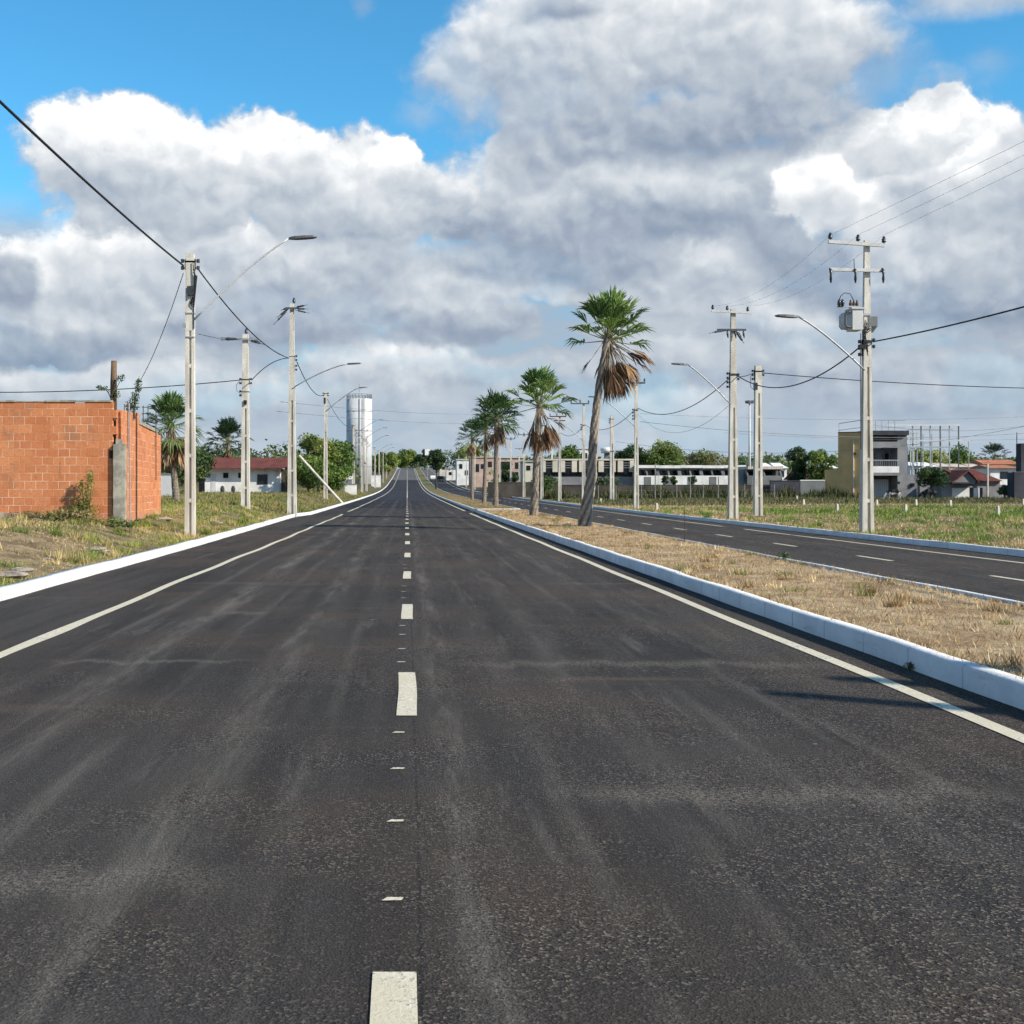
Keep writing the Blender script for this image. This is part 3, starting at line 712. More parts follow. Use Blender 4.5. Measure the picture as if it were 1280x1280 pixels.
# transformer
tr = MB(); tr.box(-.56, -.24, -.34, .20, 6.28, 6.92); tr.box(-.60, -.2, -.38, .24, 6.92, 6.96)
T = tr.build('transformer', M['white_steel'], R1)
for i in range(5):
    b = MB(); y = -.30+i*.12
    b.tube([(-.56, y, 6.84), (-.72, y, 6.83), (-.77, y, 6.76), (-.77, y, 6.44), (-.72, y, 6.37), (-.56, y, 6.36)], .028, 6); b.build('cooling_tube', M['lamp_grey'] if i == 0 else M['white_steel'], T, True)
for x in (-.52, -.42, -.32):
    b = MB(); z = 6.96; b.tube([(x, -.05, z), (x, -.05, z+.05), (x, -.05, z+.10), (x, -.05, z+.15), (x, -.05, z+.2), (x, -.05, z+.28)], [.03, .055, .04, .055, .035, .02], 8)
    b.build('bushing', M['rust'], T, True)
b = MB(); b.tube([(-.42, -.05, 7.22), (-.55, -.1, 7.42), (-.72, -.12, 7.45), (-.86, -.14, 7.35), (-.9, -.14, 7.2)], .012, 6); b.build('jumper_wire', M['cable'], T, True)
for x in (-.9, -.8):
    b = MB(); b.tube([(x, -.14, 7.02), (x, -.14, 7.09), (x, -.14, 7.16), (x, -.14, 7.24)], [.03, .06, .06, .03], 8); b.build('surge_arrester', M['insul'], T, True)
for q in ((-.95, -.2, -.13, -.09, 7.0, 7.04), (-.24, .1, -.12, -.06, 6.75, 6.82), (-.24, .1, -.12, -.06, 6.34, 6.41)):
    b = MB(); b.box(*q); b.build('transformer_bracket', M['galv'], R1)
b = MB(); b.box(.02, .30, -.1, .18, 6.42, 6.72); b.add([(.02,-.1,6.42),(.30,-.1,6.42),(.30,.18,6.42),(.02,.18,6.42),(.1,0,6.24),(.2,0,6.24),(.2,.1,6.24),(.1,.1,6.24)], [(0,1,5,4),(1,2,6,5),(2,3,7,6),(3,0,4,7),(4,5,6,7)])
b.build('control_box', M['midgrey_wall'], R1)
b = MB()
for i in range(7): b.tube([(-.1+.03*i, -.16, 6.6-.05*i), (-.16+.05*math.sin(i*2), -.2, 6.3-.03*i), (-.12+.03*math.cos(i*3), -.19, 6.0-.12*(i % 3)), (-.02, -.16, 5.8-.1*(i % 4))], .014, 6)
b.box(-.30, -.12, -.2, -.08, 5.72, 5.84); b.build('cable_loops', M['cable'], R1)
b = MB(); b.tube([(-.2, -.05, 6.2), (-.21, -.05, 4.9), (-.2, -.06, 2.6)], .012, 6); b.build('earth_wire', M['rust'], R1)
clamp_rack(R1, 5.95, .25, 3, -1); clamp_rack(R1, 6.0, .25, 2, 1)
lamp(R1, (-.12, -.15, 5.05), (11.80-14.28, -.15, 6.72), 'galv')
def zt(x, y): return lz(x, y) - .02
R2 = pole('concrete pole with a three-insulator crossarm, second from the right edge', 14.66, 54, zt(14.66, 54), 9.45, .42, .20, 5.0, GR)
arm_x(R2, 9.25, -1.0, .80, -.15, .08, (-.95, -.3, .62), 'white_steel', .05)
arm_x(R2, 8.45, -.75, .55, -.15, .08, (), 'lamp_grey')
for k in range(3):
    strain(R2, (-.1-.1*k, -.16, 8.52), (-.95-.25*k, -.5-.5*k, 8.36-.1*k)); strain(R2, (.1+.05*k, .1, 8.5-.06*k), (.55+.06*k, .6, 8.30-.16*k))
for x in (-.3, .05, .42): 
    b = MB(); b.tube([(x, -.18, 8.45), (x, -.2, 8.3), (x+.03, -.2, 8.12)], [.03, .05, .02], 8); b.build('fuse_cutout', M['insul'], R2, True)
clamp_rack(R2, 6.55, .3, 4, -1); clamp_rack(R2, 6.5, .3, 2, 1); lamp(R2, (-.15, -.18, 5.15), (12.25-14.66, -.2, 6.95), 'galv')
R2b = pole('shorter concrete pole standing alone behind the three-insulator pole', 17.1, 58.5, zt(17.1, 58.5), 7.35, .40, .30, 6.0, None)
clamp_rack(R2b, 7.1, .34, 3, -1); clamp_rack(R2b, 7.1, .34, 2, 1)
b = MB(); b.box(-.28, -.1, -.3, -.18, 6.15, 6.5); b.build('junction_box', M['insul'], R2b)
b = MB(); b.tube([(-.2, -.2, 7.05), (-.42, -.22, 6.8), (-.42, -.22, 6.3), (-.2, -.2, 6.1)], .012, 6); b.build('cable_loops', M['cable'], R2b)
R3 = pole('concrete pole with crossarm just right of the nearest palm crown', 14.7, 77, zt(14.7, 77), 8.25, .33, .14, 4.6, GR)
arm_x(R3, 8.05, -.55, .55, -.12, .1, (-.5, .02, .5), 'lamp_grey'); clamp_rack(R3, 6.4, .25, 4, -1)
lamp(R3, (-.12, -.15, 5.3), (12.0-14.7, -.2, 7.2), 'galv')
R3b = pole('stout pole without crossarm left of the crossarm pole, beyond its road kerb', 20.3, 119, zt(20.3, 119), 8.45, .44, .30, 5.6, None)
clamp_rack(R3b, 8.1, .36, 3, -1); arm_x(R3b, 4.9, -.1, 1.1, -.2, .06, (), 'galv')
R4 = pole('crossarm pole seen left of the twisted palm trunk', 14.7, 100, zt(14.7, 100), 8.5, .32, .15, 5., GR)
arm_x(R4, 8.3, -1.1, .45, -.12, .09, (-1.05, -.3, .4), 'lamp_grey'); clamp_rack(R4, 6.6, .25, 3, -1); lamp(R4, (-.12, -.15, 5.3), (12.0-14.7, -.2, 7.1), 'galv')
R5 = pole('crossarm pole between the second palm and the twisted palm trunk', 14.7, 115.6, zt(14.7, 115.6), 8.3, .32, .15, 5., GR)
arm_x(R5, 8.1, -1.0, .6, -.12, .10, (-.95, -.3, .55), 'rust'); arm_x(R5, 7.7, -.6, .5, -.12, .1, (), 'rust')
specs = [(19.9, 165, 8.1, 'short pole beyond the kerb near the second palm trunk', None), (14.7, 131, 8.2, 'pole just right of the second palm trunk', GR), (14.7, 151, 8., 'pole just left of the second palm trunk', GR),
         (21, 225, 8.3, 'thin far pole standing in front of the pink apartment block', None), (14.7, 170, 8.2, 'pole right of the third palm, against pink apartments', GR), (14.7, 190, 8.2, 'pole immediately right of the third palm trunk', GR),
         (14.8, 225, 8.2, 'far pole left of the third palm trunk', GR), (14.8, 262, 8.2, 'far pole between the fourth and fifth palms', GR), (14.8, 300, 8.2, 'far pole just left of the fifth palm', GR), (14.8, 345, 8.2, 'tiny far pole where the right road starts to climb', GR), (14.8, 395, 8.2, 'tiny far pole highest up the right road', GR)]
for i, (x, y, h, lab, g) in enumerate(specs):
    o = pole(lab, x, y, zt(x, y), h, .34, .18, 5., g)
    arm_x(o, h-.2, -.8, .6, -.15, .09, (-.7, 0, .5) if y < 200 else (), 'lamp_grey')
    if i in (1, 4, 6, 7, 8): lamp(o, (-.12, -.15, 6.2), (-2.6, -.2, 7.8), 'galv')
mast = thing('floodlight_mast', 'slim white mast with a ring of floodlights behind the houses', 'floodlight mast', (X(937, 210), 210, lz(57, 210)))
b = MB(); zt_ = Z(500, 210)-lz(57, 210); b.tube([(0, 0, -.3), (0, 0, zt_*.5), (0, 0, zt_)], [.28, .2, .13], 10); b.build('mast', M['white_steel'], mast, True)
for k in range(6):
    a = k*math.pi/3; b = MB(); b.box(math.cos(a)*.55-.2, math.cos(a)*.55+.2, math.sin(a)*.55-.15, math.sin(a)*.55+.15, zt_-.55, zt_-.1); b.build('floodlight', M['lamp_grey'], mast)
b = MB(); b.box(-.6, .6, -.04, .04, zt_-.62, zt_-.55); b.box(-.04, .04, -.6, .6, zt_-.7, zt_-.62); b.build('lamp_ring', M['galv'], mast)
# ---- left side
L1 = pole('tall concrete pole nearest on the left, beside the kerb and brick wall', -6.2, 34.3, zt(-6.2, 34.3), 8.05, .29, .235, 5.85, GL)
clamp_rack(L1, 7.85, .25, 2, -1); clamp_rack(L1, 7.85, .25, 2, 1)
b = MB(); b.box(-.05, .13, -.22, -.1, 6.85, 7.1); b.build('photocell_box', M['insul'], L1)
b = MB()
for k in range(5): b.tube([(.1, -.13, 7.8-.1*k), (.14+.02*k, -.15, 7.4), (.13, -.14, 6.9-.1*k), (.02, -.13, 6.6)], .012, 6)
b.tube([(.12, -.12, 6.8), (.13, -.12, 5.9)], .012, 6); b.build('cable_loops', M['cable'], L1)
for q in ((-.2, -.1, -.15, -.05, 5.95, 6.05), (-.13, .13, -.122, .122, 6.33, 6.36), (-.13, .13, -.122, .122, 5.65, 5.68)):
    b = MB(); b.box(*q); b.build('steel_band', M['galv'], L1)
lamp(L1, (.12, -.1, 6.15), (X(377, 34.3)+6.2, -.1, Z(298, 34.3)-zt(-6.2, 34.3)), 'white_steel', .026, .80)
L2 = pole('concrete pole with side crossarms in front of the red-roofed white house', X(307, 59), 59, zt(X(307, 59), 59), 8.55, .43, .28, 4.9, None)
arm_x(L2, 8.25, -1.0, .55, -.2, .07, (), 'galv')
for k in range(3): strain(L2, (-.15, -.1-.1*k, 8.3), (-1.15, -.5+.05*k, 8.33-.06*k)); strain(L2, (.1, 0, 8.36-.05*k), (.62+.12*k, .4+.2*k, 8.34-.1*k))
ins_pin(L2, (.03, 0, 8.55), 1.2); clamp_rack(L2, 6.35, .34, 2, -1); clamp_rack(L2, 6.35, .34, 2, 1); clamp_rack(L2, 5.75, .34, 2, -1)
b = MB(); b.tube([(-.2, -.2, 6.3), (-.42, -.22, 6.05), (-.4, -.22, 5.75), (-.2, -.2, 5.6)], .012, 6); b.box(-.06, .08, -.24, -.14, 5.1, 5.3); b.build('cable_loops', M['cable'], L2)
L3 = pole('tallest pole of the left kerb, insulators splayed around its tip', -5.95, 62, zt(-5.95, 62), 10.9, .47, .20, 5.9, GL)
ins_pin(L3, (.1, 0, 10.9), 1.3)
for k in range(3):
    strain(L3, (-.1, 0, 10.72), (-.62-.15*k, .3-.4*k, 10.42-.34*k+.2*(2-k)*.5)); strain(L3, (.1, 0, 10.7-.05*k), (.85+.03*k, -.5+.4*k, 10.78-.16*k))
b = MB(); b.box(-.35, .35, -.2, -.1, 10.62, 10.7); b.box(-.05, .05, -.45, .45, 10.52, 10.6); b.build('crossarm', M['lamp_grey'], L3)
clamp_rack(L3, 8.2, .26, 2, 1); clamp_rack(L3, 7.7, .26, 2, 1); lamp(L3, (.15, -.2, 6.6), (X(442, 62)+5.95, -.2, Z(455, 62)-zt(-5.95, 62)), 'galv')
L4 = pole('thinner pole past the tallest left pole, next to a leaning strut', -7.0, 103, zt(-7.0, 103), 9.3, .36, .24, 5.8, GL)
clamp_rack(L4, 9.1, .26, 2, -1); clamp_rack(L4, 9.1, .26, 2, 1); lamp(L4, (.12, -.15, 7.6), (X(453, 103)+7.0, -.15, Z(484.5, 103)-zt(-7., 103)), 'galv', .04)
b = MB(); b.box(-.16, .02, -.3, -.14, 8.2, 8.7); b.build('photocell_box', M['insul'], L4)
a = P(429.5, 627, 101.9); a.z = lz(a.x, 101.9) - .15; e_ = P(374, 569.5, 102.6)
b = MB(); dv = (e_-a); b.tube([a, a+dv*.5, e_], [.12, .11, .10], 8)
tag(b.build('leaning_strut', M['concrete']), 'bare concrete strut leaning diagonally across a pole by the left kerb', 'strut')
lspec = [(-7.0, 157, 9.3, 'dark slim pole before the left edge of the white water tower', 1, 534), (-7.0, 186, 9.6, 'pole with stacked crossarms before the middle of the water tower', 2, 541), (-7.0, 207, 9.2, 'plain pole before the right half of the water tower', 1, 548),
         (-7.0, 262, 9.2, 'far left pole just right of the water tower foot', 1, 0), (-7.0, 300, 9.2, 'far left pole second after the water tower', 1, 0), (-7.0, 350, 9.2, 'far left pole third after the water tower, before green trees', 0, 0), (-7.0, 405, 9.2, 'smallest left pole where the road begins to climb', 0, 0)]
for x, y, h, lab, n_, ly in lspec:
    o = pole(lab, x, y, zt(x, y), h, .34, .2, 5.8, GL)
    if n_ == 2:
        for zz in (h-.2, h-1.2, h-2.2): arm_x(o, zz, -.9, .9, -.15, .1, (-.8, .0, .8), 'white_steel')
    else: clamp_rack(o, h-.3, .26, 3, -1)
    if n_: lamp(o, (.12, -.15, h-1.6), (3.5, -.15, h+.4), 'galv', .035)
# the strainer pole seen right of the tall one, with the crossarms, standing behind it
def top(o, dz, dx=0, dy=0): return Vector(o.location) + Vector((dx, dy, dz))
Q0 = pole('concrete pole beside the viewer on the right verge, outside the frame', 14.3, 2.1, zt(14.3, 2.1), 8.75, .36, .2, 5., GR)  # unseen wire pole, sized so its shadow crosses the near lane
clamp_rack(Q0, 6.6, .25, 2, 1)
Q1 = pole('unseen second pole added to cast a shadow on the near lane', 15.2, 2.7, zt(15.2, 2.7), 8.9, .36, .24, 5., GR)  # added out of view for a second shadow streak on the lane
clamp_rack(Q1, 8.6, .25, 2, 1)
# ---- wires
L0 = Vector((-6.8, -3, 8.6)); R0 = Vector((14.3, 2.0, 0))
wire(top(L1, 7.72, -.2), L0, .45, .026, 'thick black cable rising from the near left pole off the upper left edge', 'cable')
wire(top(L1, 7.65, .2), top(L3, 8.1, -.15), .45, .022, 'black cable from the near left pole to the tallest left pole', 'cable')
wire(top(L3, 7.9, .25), top(L4, 9.0, -.1), .7, .025, 'black cable from the tallest left pole to the thinner pole', 'cable')
wire(top(L2, 6.3, .3), top(L3, 8.1, -.2), -.25, .022, 'short cable between the crossarm pole and the tallest left pole', 'cable')
wire(top(L2, 6.3, -.3), P(-260, 480, 59), .5, .024, 'black cable running from the crossarm pole left above the brick wall', 'cable')
wire(top(L1, 7.5, -.2), P(174, 478, 40.5), .25, .012, 'thin service cable dropping from near left pole behind the brick wall', 'wire')
for k, (a0, a1) in enumerate(((157, 186), (186, 207), (207, 262), (262, 300), (300, 350))):
    wire((-7, a0, lz(-7, a0)+8.9), (-7, a1, lz(-7, a1)+8.9), .6, .02, ['cable from the slim pole at the tower edge to the stacked-crossarm pole', 'cable between the two poles before the water tower', 'cable leaving the water tower to the pole at its foot', 'cable between first and second far left poles', 'cable between second and third far left poles'][k], 'cable')
wire(top(L4, 8.9), (-7, 157, lz(-7, 157)+8.9), 1., .022, 'cable from the strut pole to the water tower poles', 'cable')
wire(P(350, 502, 62), P(700, 508, 150), .8, .012, 'thin wire crossing the sky above the road toward the palms', 'wire')
wire(P(345, 514, 62), P(720, 520, 150), .8, .012, 'lower thin wire crossing the sky above the road', 'wire')
wire(P(248, 417.5, 59), top(L2, 8.3, -1.1), .0, .02, 'short taut wire ending at the left crossarm pole', 'wire')
wire(top(R1, 5.95, .2), R0+Vector((0, 0, 6.7)), .62, .022, 'black cable leaving the transformer pole to the right edge', 'cable')
for k, dx in enumerate((-1.18, -.32, .48)):
    wire(top(R1, 9.24, dx, -.14), R0+Vector((dx*.1, 0, 8.85)), .15, .0035, ['left', 'middle', 'right'][k]+' high wire from the transformer pole crossarm to the right edge', 'wire')
    wire(top(R1, 9.24, dx, -.14), top(R2, 9.55, (-.95, -.3, .62)[k], -.15), .5, .003, ['left', 'middle', 'right'][k]+' high wire between the transformer pole and next crossarm', 'wire')
wire(top(R1, 5.75, -.25), top(R2, 6.45, .2), .85, .022, 'sagging cable between transformer pole and three-insulator pole', 'cable')
wire(top(R2, 6.4, .2), top(R2b, 7.0, -.2), .05, .018, 'short cable linking the three-insulator pole to the shorter pole', 'cable')
wire(top(R2b, 7.0, .2), (48, 60, 6.8), .55, .022, 'cable from the shorter pole across to the right edge', 'cable')
wire(top(R2, 6.3, -.2), top(R3, 6.5, .1), .9, .02, 'sagging cable from three-insulator pole to the pole near the palm', 'cable')
wire(top(R3, 6.4, -.1), top(R4, 6.6, .1), .8, .02, 'cable passing behind the twisted palm between two poles', 'cable')
wire(top(R4, 6.4, -.1), top(R5, 6.6, .1), .5, .02, 'cable between the two poles left of the twisted palm', 'cable')
wire(top(R2, 5.1, -.2), top(R3, 6.1, .1), 1.2, .008, 'faint lower wire from the three-insulator pole toward the palm', 'wire')
for k, (y0, y1, x1, D0, D1, sg, rr) in enumerate(((527, 540, 1300, 77, 95, .7, .018), (517, 519, 1330, 110, 120, .5, .012), (541, 548, 1330, 120, 120, .4, .012), (552, 522, 1330, 119, 105, 2.0, .018), (531, 524, 1330, 125, 125, .9, .016))):
    wire(P((800, 800, 905, 770, 1090)[k], y0, D0), P(x1, y1, D1), sg, rr, ['long cable from the pole near the palm to the right edge', 'upper faint wire above the distant rooftops', 'lowest faint wire above the distant rooftops', 'sagging wire rising to the right edge above the steel frame', 'cable crossing above the two-storey tan house'][k], 'wire')

# ================================================================== PALMS
def trk(base, pts, D): return [((px-base)/F*D, 0, z) for px, z in pts]
palm('nearest and tallest palm, twisted leaning trunk and big skirt of dead fronds', 6.2, 42, lz(6.2, 42), [(0, 0, -.15), (.10, 0, .8), (.25, 0, 1.7), (.34, 0, 3.3), (.46, 0, 4.5), (.55, 0, 5.2), (.84, 0, 6.75)], [.235, .19, .165, .145, .125, .115, .12],
     None, 28, 34, .78, .92, 3, (.18, 0), 22, 0, 1.3, 1.0, side=(.45, 0), spr=50)
palm('second palm, thick straight trunk and hanging brown fronds', 6.1, 58, lz(6.1, 58), [(0, 0, -.15), (.1, 0, 1.5), (.15, 0, 3), (.28, 0, 5.5)], [.21, .165, .145, .12],
     None, 28, 24, .92, 1.0, 8, (.03, 0), 20, -10, 1.5, .5, side=(.4, 0), spr=50)
palm('third palm, dense dark green crown above a dark trunk', 6.4, 87, lz(6.4, 87), [(0, 0, -.15), (.02, 0, 2), (.05, 0, 4), (.08, 0, 6.6)], [.22, .17, .15, .12],
     None, 44, 12, .85, 1.15, 12, (0, 0), 16, -35, 1.1, .25, [(.07, .13, .045), (.10, .18, .055), (.045, .085, .03)])
palm('slim fourth palm half hidden behind the dense third palm', 6.45, 101, lz(6.45, 101), [(0, 0, -.15), (.1, 0, 2.5), (.2, 0, 6.2)], [.2, .15, .12],
     None, 26, 8, .7, .95, 17, (0, 0), 14, -30, 1.0, .25, [(.07, .13, .045), (.09, .15, .05)])
palm('fifth and smallest palm, sparse dark crown farthest down the median', 6.75, 125, lz(6.75, 125), [(0, 0, -.15), (0, 0, 3), (.02, 0, 6.6)], [.19, .14, .12],
     None, 26, 12, .95, 1.1, 21, (0, 0), 14, -25, 1.2, .25, [(.06, .11, .04), (.085, .14, .05)])
palm('shaggy palm behind the near left pole, by the pale garden wall', X(221, 70), 70, lz(-13, 70), [(0, 0, -.15), (-.2, 0, 2), (-.35, 0, 4.6)], [.22, .17, .14],
     None, 34, 34, .9, 1.15, 31, (-.1, 0), 16, -45, 1.6, .25, [(.11, .19, .05), (.17, .25, .08), (.07, .12, .04)])
palm('round dark palm rising behind the red roof', X(285, 150), 150, lz(-22, 150), [(0, 0, -.15), (0, 0, 3), (0, 0, 6.3)], [.25, .2, .16],
     None, 38, 10, 1.5, 1.7, 37, (0, 0), 16, -40, 1.5, .25, [(.022, .045, .022), (.03, .058, .028)])
palm('small far palm above the orange roofs near the right edge', X(1243, 215), 215, lz(80, 215), [(0, 0, -.15), (0, 0, 3), (0, 0, 6.2)], [.25, .2, .16],
     None, 26, 4, 1.5, 1.7, 41, (0, 0), 12, -30, 1.5, .25, [(.03, .055, .03), (.04, .07, .035)])

# ================================================================== LEFT BUILDINGS
bh = thing('brick_wall_enclosure', 'unplastered orange block wall enclosure at the left edge', 'brick wall', (-7.7, 32, lz(-9, 32)))
z0 = -.5
def off(b): return tuple(bh.location)
def wb(name, b, m, par=bh, smooth=False, fix=False):     # world-space mesh re-based on its thing
    return b.build(name, m, par, smooth, tuple(par.location), fix)
zT = Z(502.5, 32)
rr_ = random.Random(4); b = MB(); top = []; x = -26.
while x < -7.9:
    w_ = min(.30, -7.86-x); top.append((x, zT - (0 if rr_.random() < .86 else .03+.05*rr_.random()))); top.append((x+w_, top[-1][1])); x += w_
edge = []
z_ = zT
for k in range(15):
    e_x = -7.86 + (.11 if k % 2 else 0) + .02*(rr_.random()-.5)
    if k in (5, 6, 9): e_x -= .10
    edge += [(e_x, z_-.004), (e_x, z_-.211)]; z_ -= .215
poly = [(-26, .1)] + top[:-1] + edge + [(edge[-1][0], .1)]
b.prism(poly, 32, 32.15); wb('front_wall', b, M['blocks_front'], fix=True)
b = MB(); x = -26.
while x < -7.95:
    w_ = .4+.8*rr_.random(); w_ = min(w_, -7.88-x); b.box(x, x+w_+.002, 31.985-.02*rr_.random(), 32.165, zT+.002, zT+.02+.035*rr_.random()); x += w_
wb('wall_coping', b, M['old_plaster'])
b = MB(); b.prism([(-26, .3), (-26, .92), (-11.5, .90), (-9.6, .80), (-8.2, .55), (-8.2, .3)], 31.88, 31.998); wb('foundation', b, M['old_plaster'], fix=True)
b = MB(); b.box(X(141.5, 31.9), X(156, 31.9), 31.9, 32.12, .1, Z(555, 31.9)); b.box(X(144, 31.9), X(152, 31.9), 31.95, 32.1, Z(555, 31.9), Z(549, 31.9)); wb('plastered_pillar', b, M['old_plaster'])
# stepped side wall running back from the corner
S0 = Vector((-7.66, 32.16)); S1 = Vector((-8.62, 42)); nrm = Vector((S1.y-S0.y, -(S1.x-S0.x))).normalized()
def sidewall(u0, u1, zt0, zt1, th=.14, po=0):
    a = S0.lerp(S1, u0); c = S0.lerp(S1, u1); v = []
    for p_, zz in ((a, zt0), (c, zt1)):
        for o_ in (po, po-th):
            q = p_ + nrm*o_; v += [(q.x, q.y, .1), (q.x, q.y, zz)]
    return v, [(0, 4, 5, 1), (2, 3, 7, 6), (1, 5, 7, 3), (0, 1, 3, 2), (4, 6, 7, 5), (0, 2, 6, 4)]
b = MB()
for u0, u1, za, zb in ((0, .12, Z(513, 32.3), Z(513, 33.2)), (.12, .40, Z(515, 33.5), Z(516, 36)), (.40, .62, Z(531, 36), Z(533, 38)), (.62, .84, Z(538, 38.5), Z(541, 40.5)), (.84, 1., Z(541, 40.5), Z(545, 42))):
    b.add(*sidewall(u0, u1, za, zb))
wb('side_wall', b, M['blocks_side'], fix=True)
b = MB(); b.add(*sidewall(.36, .66, Z(531, 36)+.1, Z(532, 38.5)+.1, .2, .03)); 
v, f = sidewall(.36, .86, 0, 0, .2, .03)
b = MB()
a = S0.lerp(S1, .38); c = S0.lerp(S1, .85)
for o_ in (0,):
    pts4 = []
    for p_, zz in ((a, Z(531, 36)), (c, Z(541, 40.5))):
        for o_ in (.03, -.17):
            q = p_+nrm*o_; pts4 += [(q.x, q.y, zz+.01), (q.x, q.y, zz+.12)]
b.add(pts4, [(0, 4, 5, 1), (2, 3, 7, 6), (1, 5, 7, 3), (0, 1, 3, 2), (4, 6, 7, 5), (0, 2, 6, 4)]); wb('tie_beam', b, M['old_plaster'], fix=True)
b = MB(); b.box(X(180.5, 42), X(187.5, 42), 41.95, 42.2, .1, Z(559, 42)); wb('end_post', b, plain('lime_washed_post', (.55, .52, .40), .9, .2, 2))
b = MB()
for px, D in ((155, 33), (159, 33.3), (162, 33.6)): b.tube([(X(px, D), D, Z(560, D)), (X(px, D)+.01, D, Z(505-(px-155), D))], .012, 5)
for px in (179, 185, 195): b.tube([(X(px, 40), 40, Z(600, 40)), (X(px, 40), 40, Z(507, 40))], .016, 5)
for py in (509, 517, 524, 532): b.tube([(X(177, 40), 40, Z(py, 40)), (X(187, 40), 40, Z(py, 40))], .012, 5)
for py in (546, 557): b.tube([(X(183, 40), 40, Z(py, 40)), (X(195, 40), 40, Z(py, 40))], .012, 5)
wb('reinforcing_bars', b, M['rust'])
b = MB(); b.tube([(X(163, 32), 31.98, lz(-7.4, 32)), (X(162, 32), 31.98, Z(520, 32)), (X(161.5, 32), 31.98, Z(504, 32))], .018, 6); wb('conduit', b, M['galv'])
b = MB(); b.tube([(X(141.5, 34), 34, .3), (X(142, 34), 34, Z(480, 34)), (X(142.5, 34), 34, Z(451, 34))], [.10, .095, .08], 10)
tag(b.build('timber_post', M['wood'], None, True), 'weathered timber post rising behind the brick wall corner', 'post')
# plants on and by the wall
def shrub(label, X0, Y0, z0, cl, n, leaf, pals, seed, stems=5, name='shrub', cat='shrub'):
    t = thing(name, label, cat, (X0, Y0, z0)); r = random.Random(seed)
    V, Fq, col = leafcloud(cl, n, leaf, pals, seed, hollow=.1)
    npmesh('foliage', V, Fq, M['foliage'], col, t)
    b = MB()
    for i in range(stems):
        c = cl[i % len(cl)]; e = (c[0]+r.uniform(-1, 1)*c[3]*.6, c[1], c[2]+c[5]*.7)
        b.tube([(r.uniform(-.06, .06), 0, -.1), (e[0]*.4+r.uniform(-.05, .05), e[1]*.5, e[2]*.5), e], [.014, .01, .005], 5)
    b.build('stems', M['bark'], t); return t
X0 = X(107, 31.6)
shrub('green climbing shrub growing up the front of the brick wall', X0, 31.65, lz(X0, 31.65), [(.02, 0, .75, .20, .14, .42), (.10, .02, 1.15, .14, .12, .26), (-.12, -.05, .45, .28, .2, .3), (.05, -.1, .25, .35, .2, .22), (-.3, -.1, .25, .25, .2, .2), (-.16, .1, .95, .10, .08, .2)], 1500, .030, [(.10, .14, .03), (.14, .17, .04), (.06, .09, .02), (.20, .20, .06)], 5, 7)
shrub('dry brown scrub along the foot of the brick wall', X(62, 31.3), 31.3, lz(-9.4, 31.3), [(-.6, 0, .12, .6, .25, .16), (.1, 0, .14, .6, .25, .2), (.7, 0, .14, .5, .25, .2)], 1300, .035, [(.20, .16, .08), (.14, .11, .05), (.13, .14, .05)], 6, 6)
shrub('low weeds around the foot of the plastered pillar', X(135, 31.2), 31.2, lz(-7.8, 31.2), [(-.35, 0, .08, .35, .2, .14), (.2, 0, .1, .35, .2, .16), (.6, -.1, .06, .3, .2, .1)], 1000, .03, [(.12, .15, .04), (.20, .19, .07), (.08, .10, .03)], 7, 5)
shrub('wispy sapling sprouting above the wall corner beside the rods', X(168, 34.5), 34.5, Z(520, 34.5), [(0, 0, .45, .16, .14, .35), (.1, 0, .85, .12, .12, .25), (-.12, 0, .25, .18, .14, .2), (.12, 0, 1.0, .1, .1, .12)], 420, .034, [(.045, .075, .03), (.07, .10, .04)], 8, 6, 'sapling', 'plant')
shrub('small leafy twigs around the timber post top', X(142, 33.8), 33.8, Z(498, 33.8), [(-.3, 0, .28, .16, .1, .08), (.2, 0, .58, .16, .1, .12), (-.42, 0, .33, .08, .1, .05), (.05, 0, .12, .15, .1, .12)], 240, .03, [(.045, .075, .03), (.07, .10, .04)], 9, 6, 'creeper', 'plant')
# rubble
for i, (px, py, s_) in enumerate(((10, 722, .22), (28, 714, .16), (120, 688, .20), (128, 690, .12), (268, 655, .28), (205, 650, .22), (60, 700, .08))):
    D = gD(px, py); x = X(px, D); r = random.Random(i)
    b = MB(); b.ell((0, 0, 0), (s_*1.4, s_, s_*.28), 9, 6); b.v = [(a*(1+.3*(r.random()-.5)), c*(1+.3*(r.random()-.5)), e*(1+.4*(r.random()-.5))) for a, c, e in b.v]
    o = b.build('rubble_stone', M['stone']); o.location = (x, D, lz(x, D)+s_*.12); o.rotation_euler = (0, 0, r.random()*3)
    tag(o, ['flat pale slab of rubble at the left edge of the picture', 'smaller slab behind the flat pale slab at the left edge', 'pale rubble lump on the bank between brick wall and kerb', 'small reddish rubble lump beside the pale one on the bank', 'pale mound stone on the grass right of the near left pole', 'rubble heap stone between the brick wall and near left pole', 'pebble in the dry grass near the left edge'][i], 'stone')
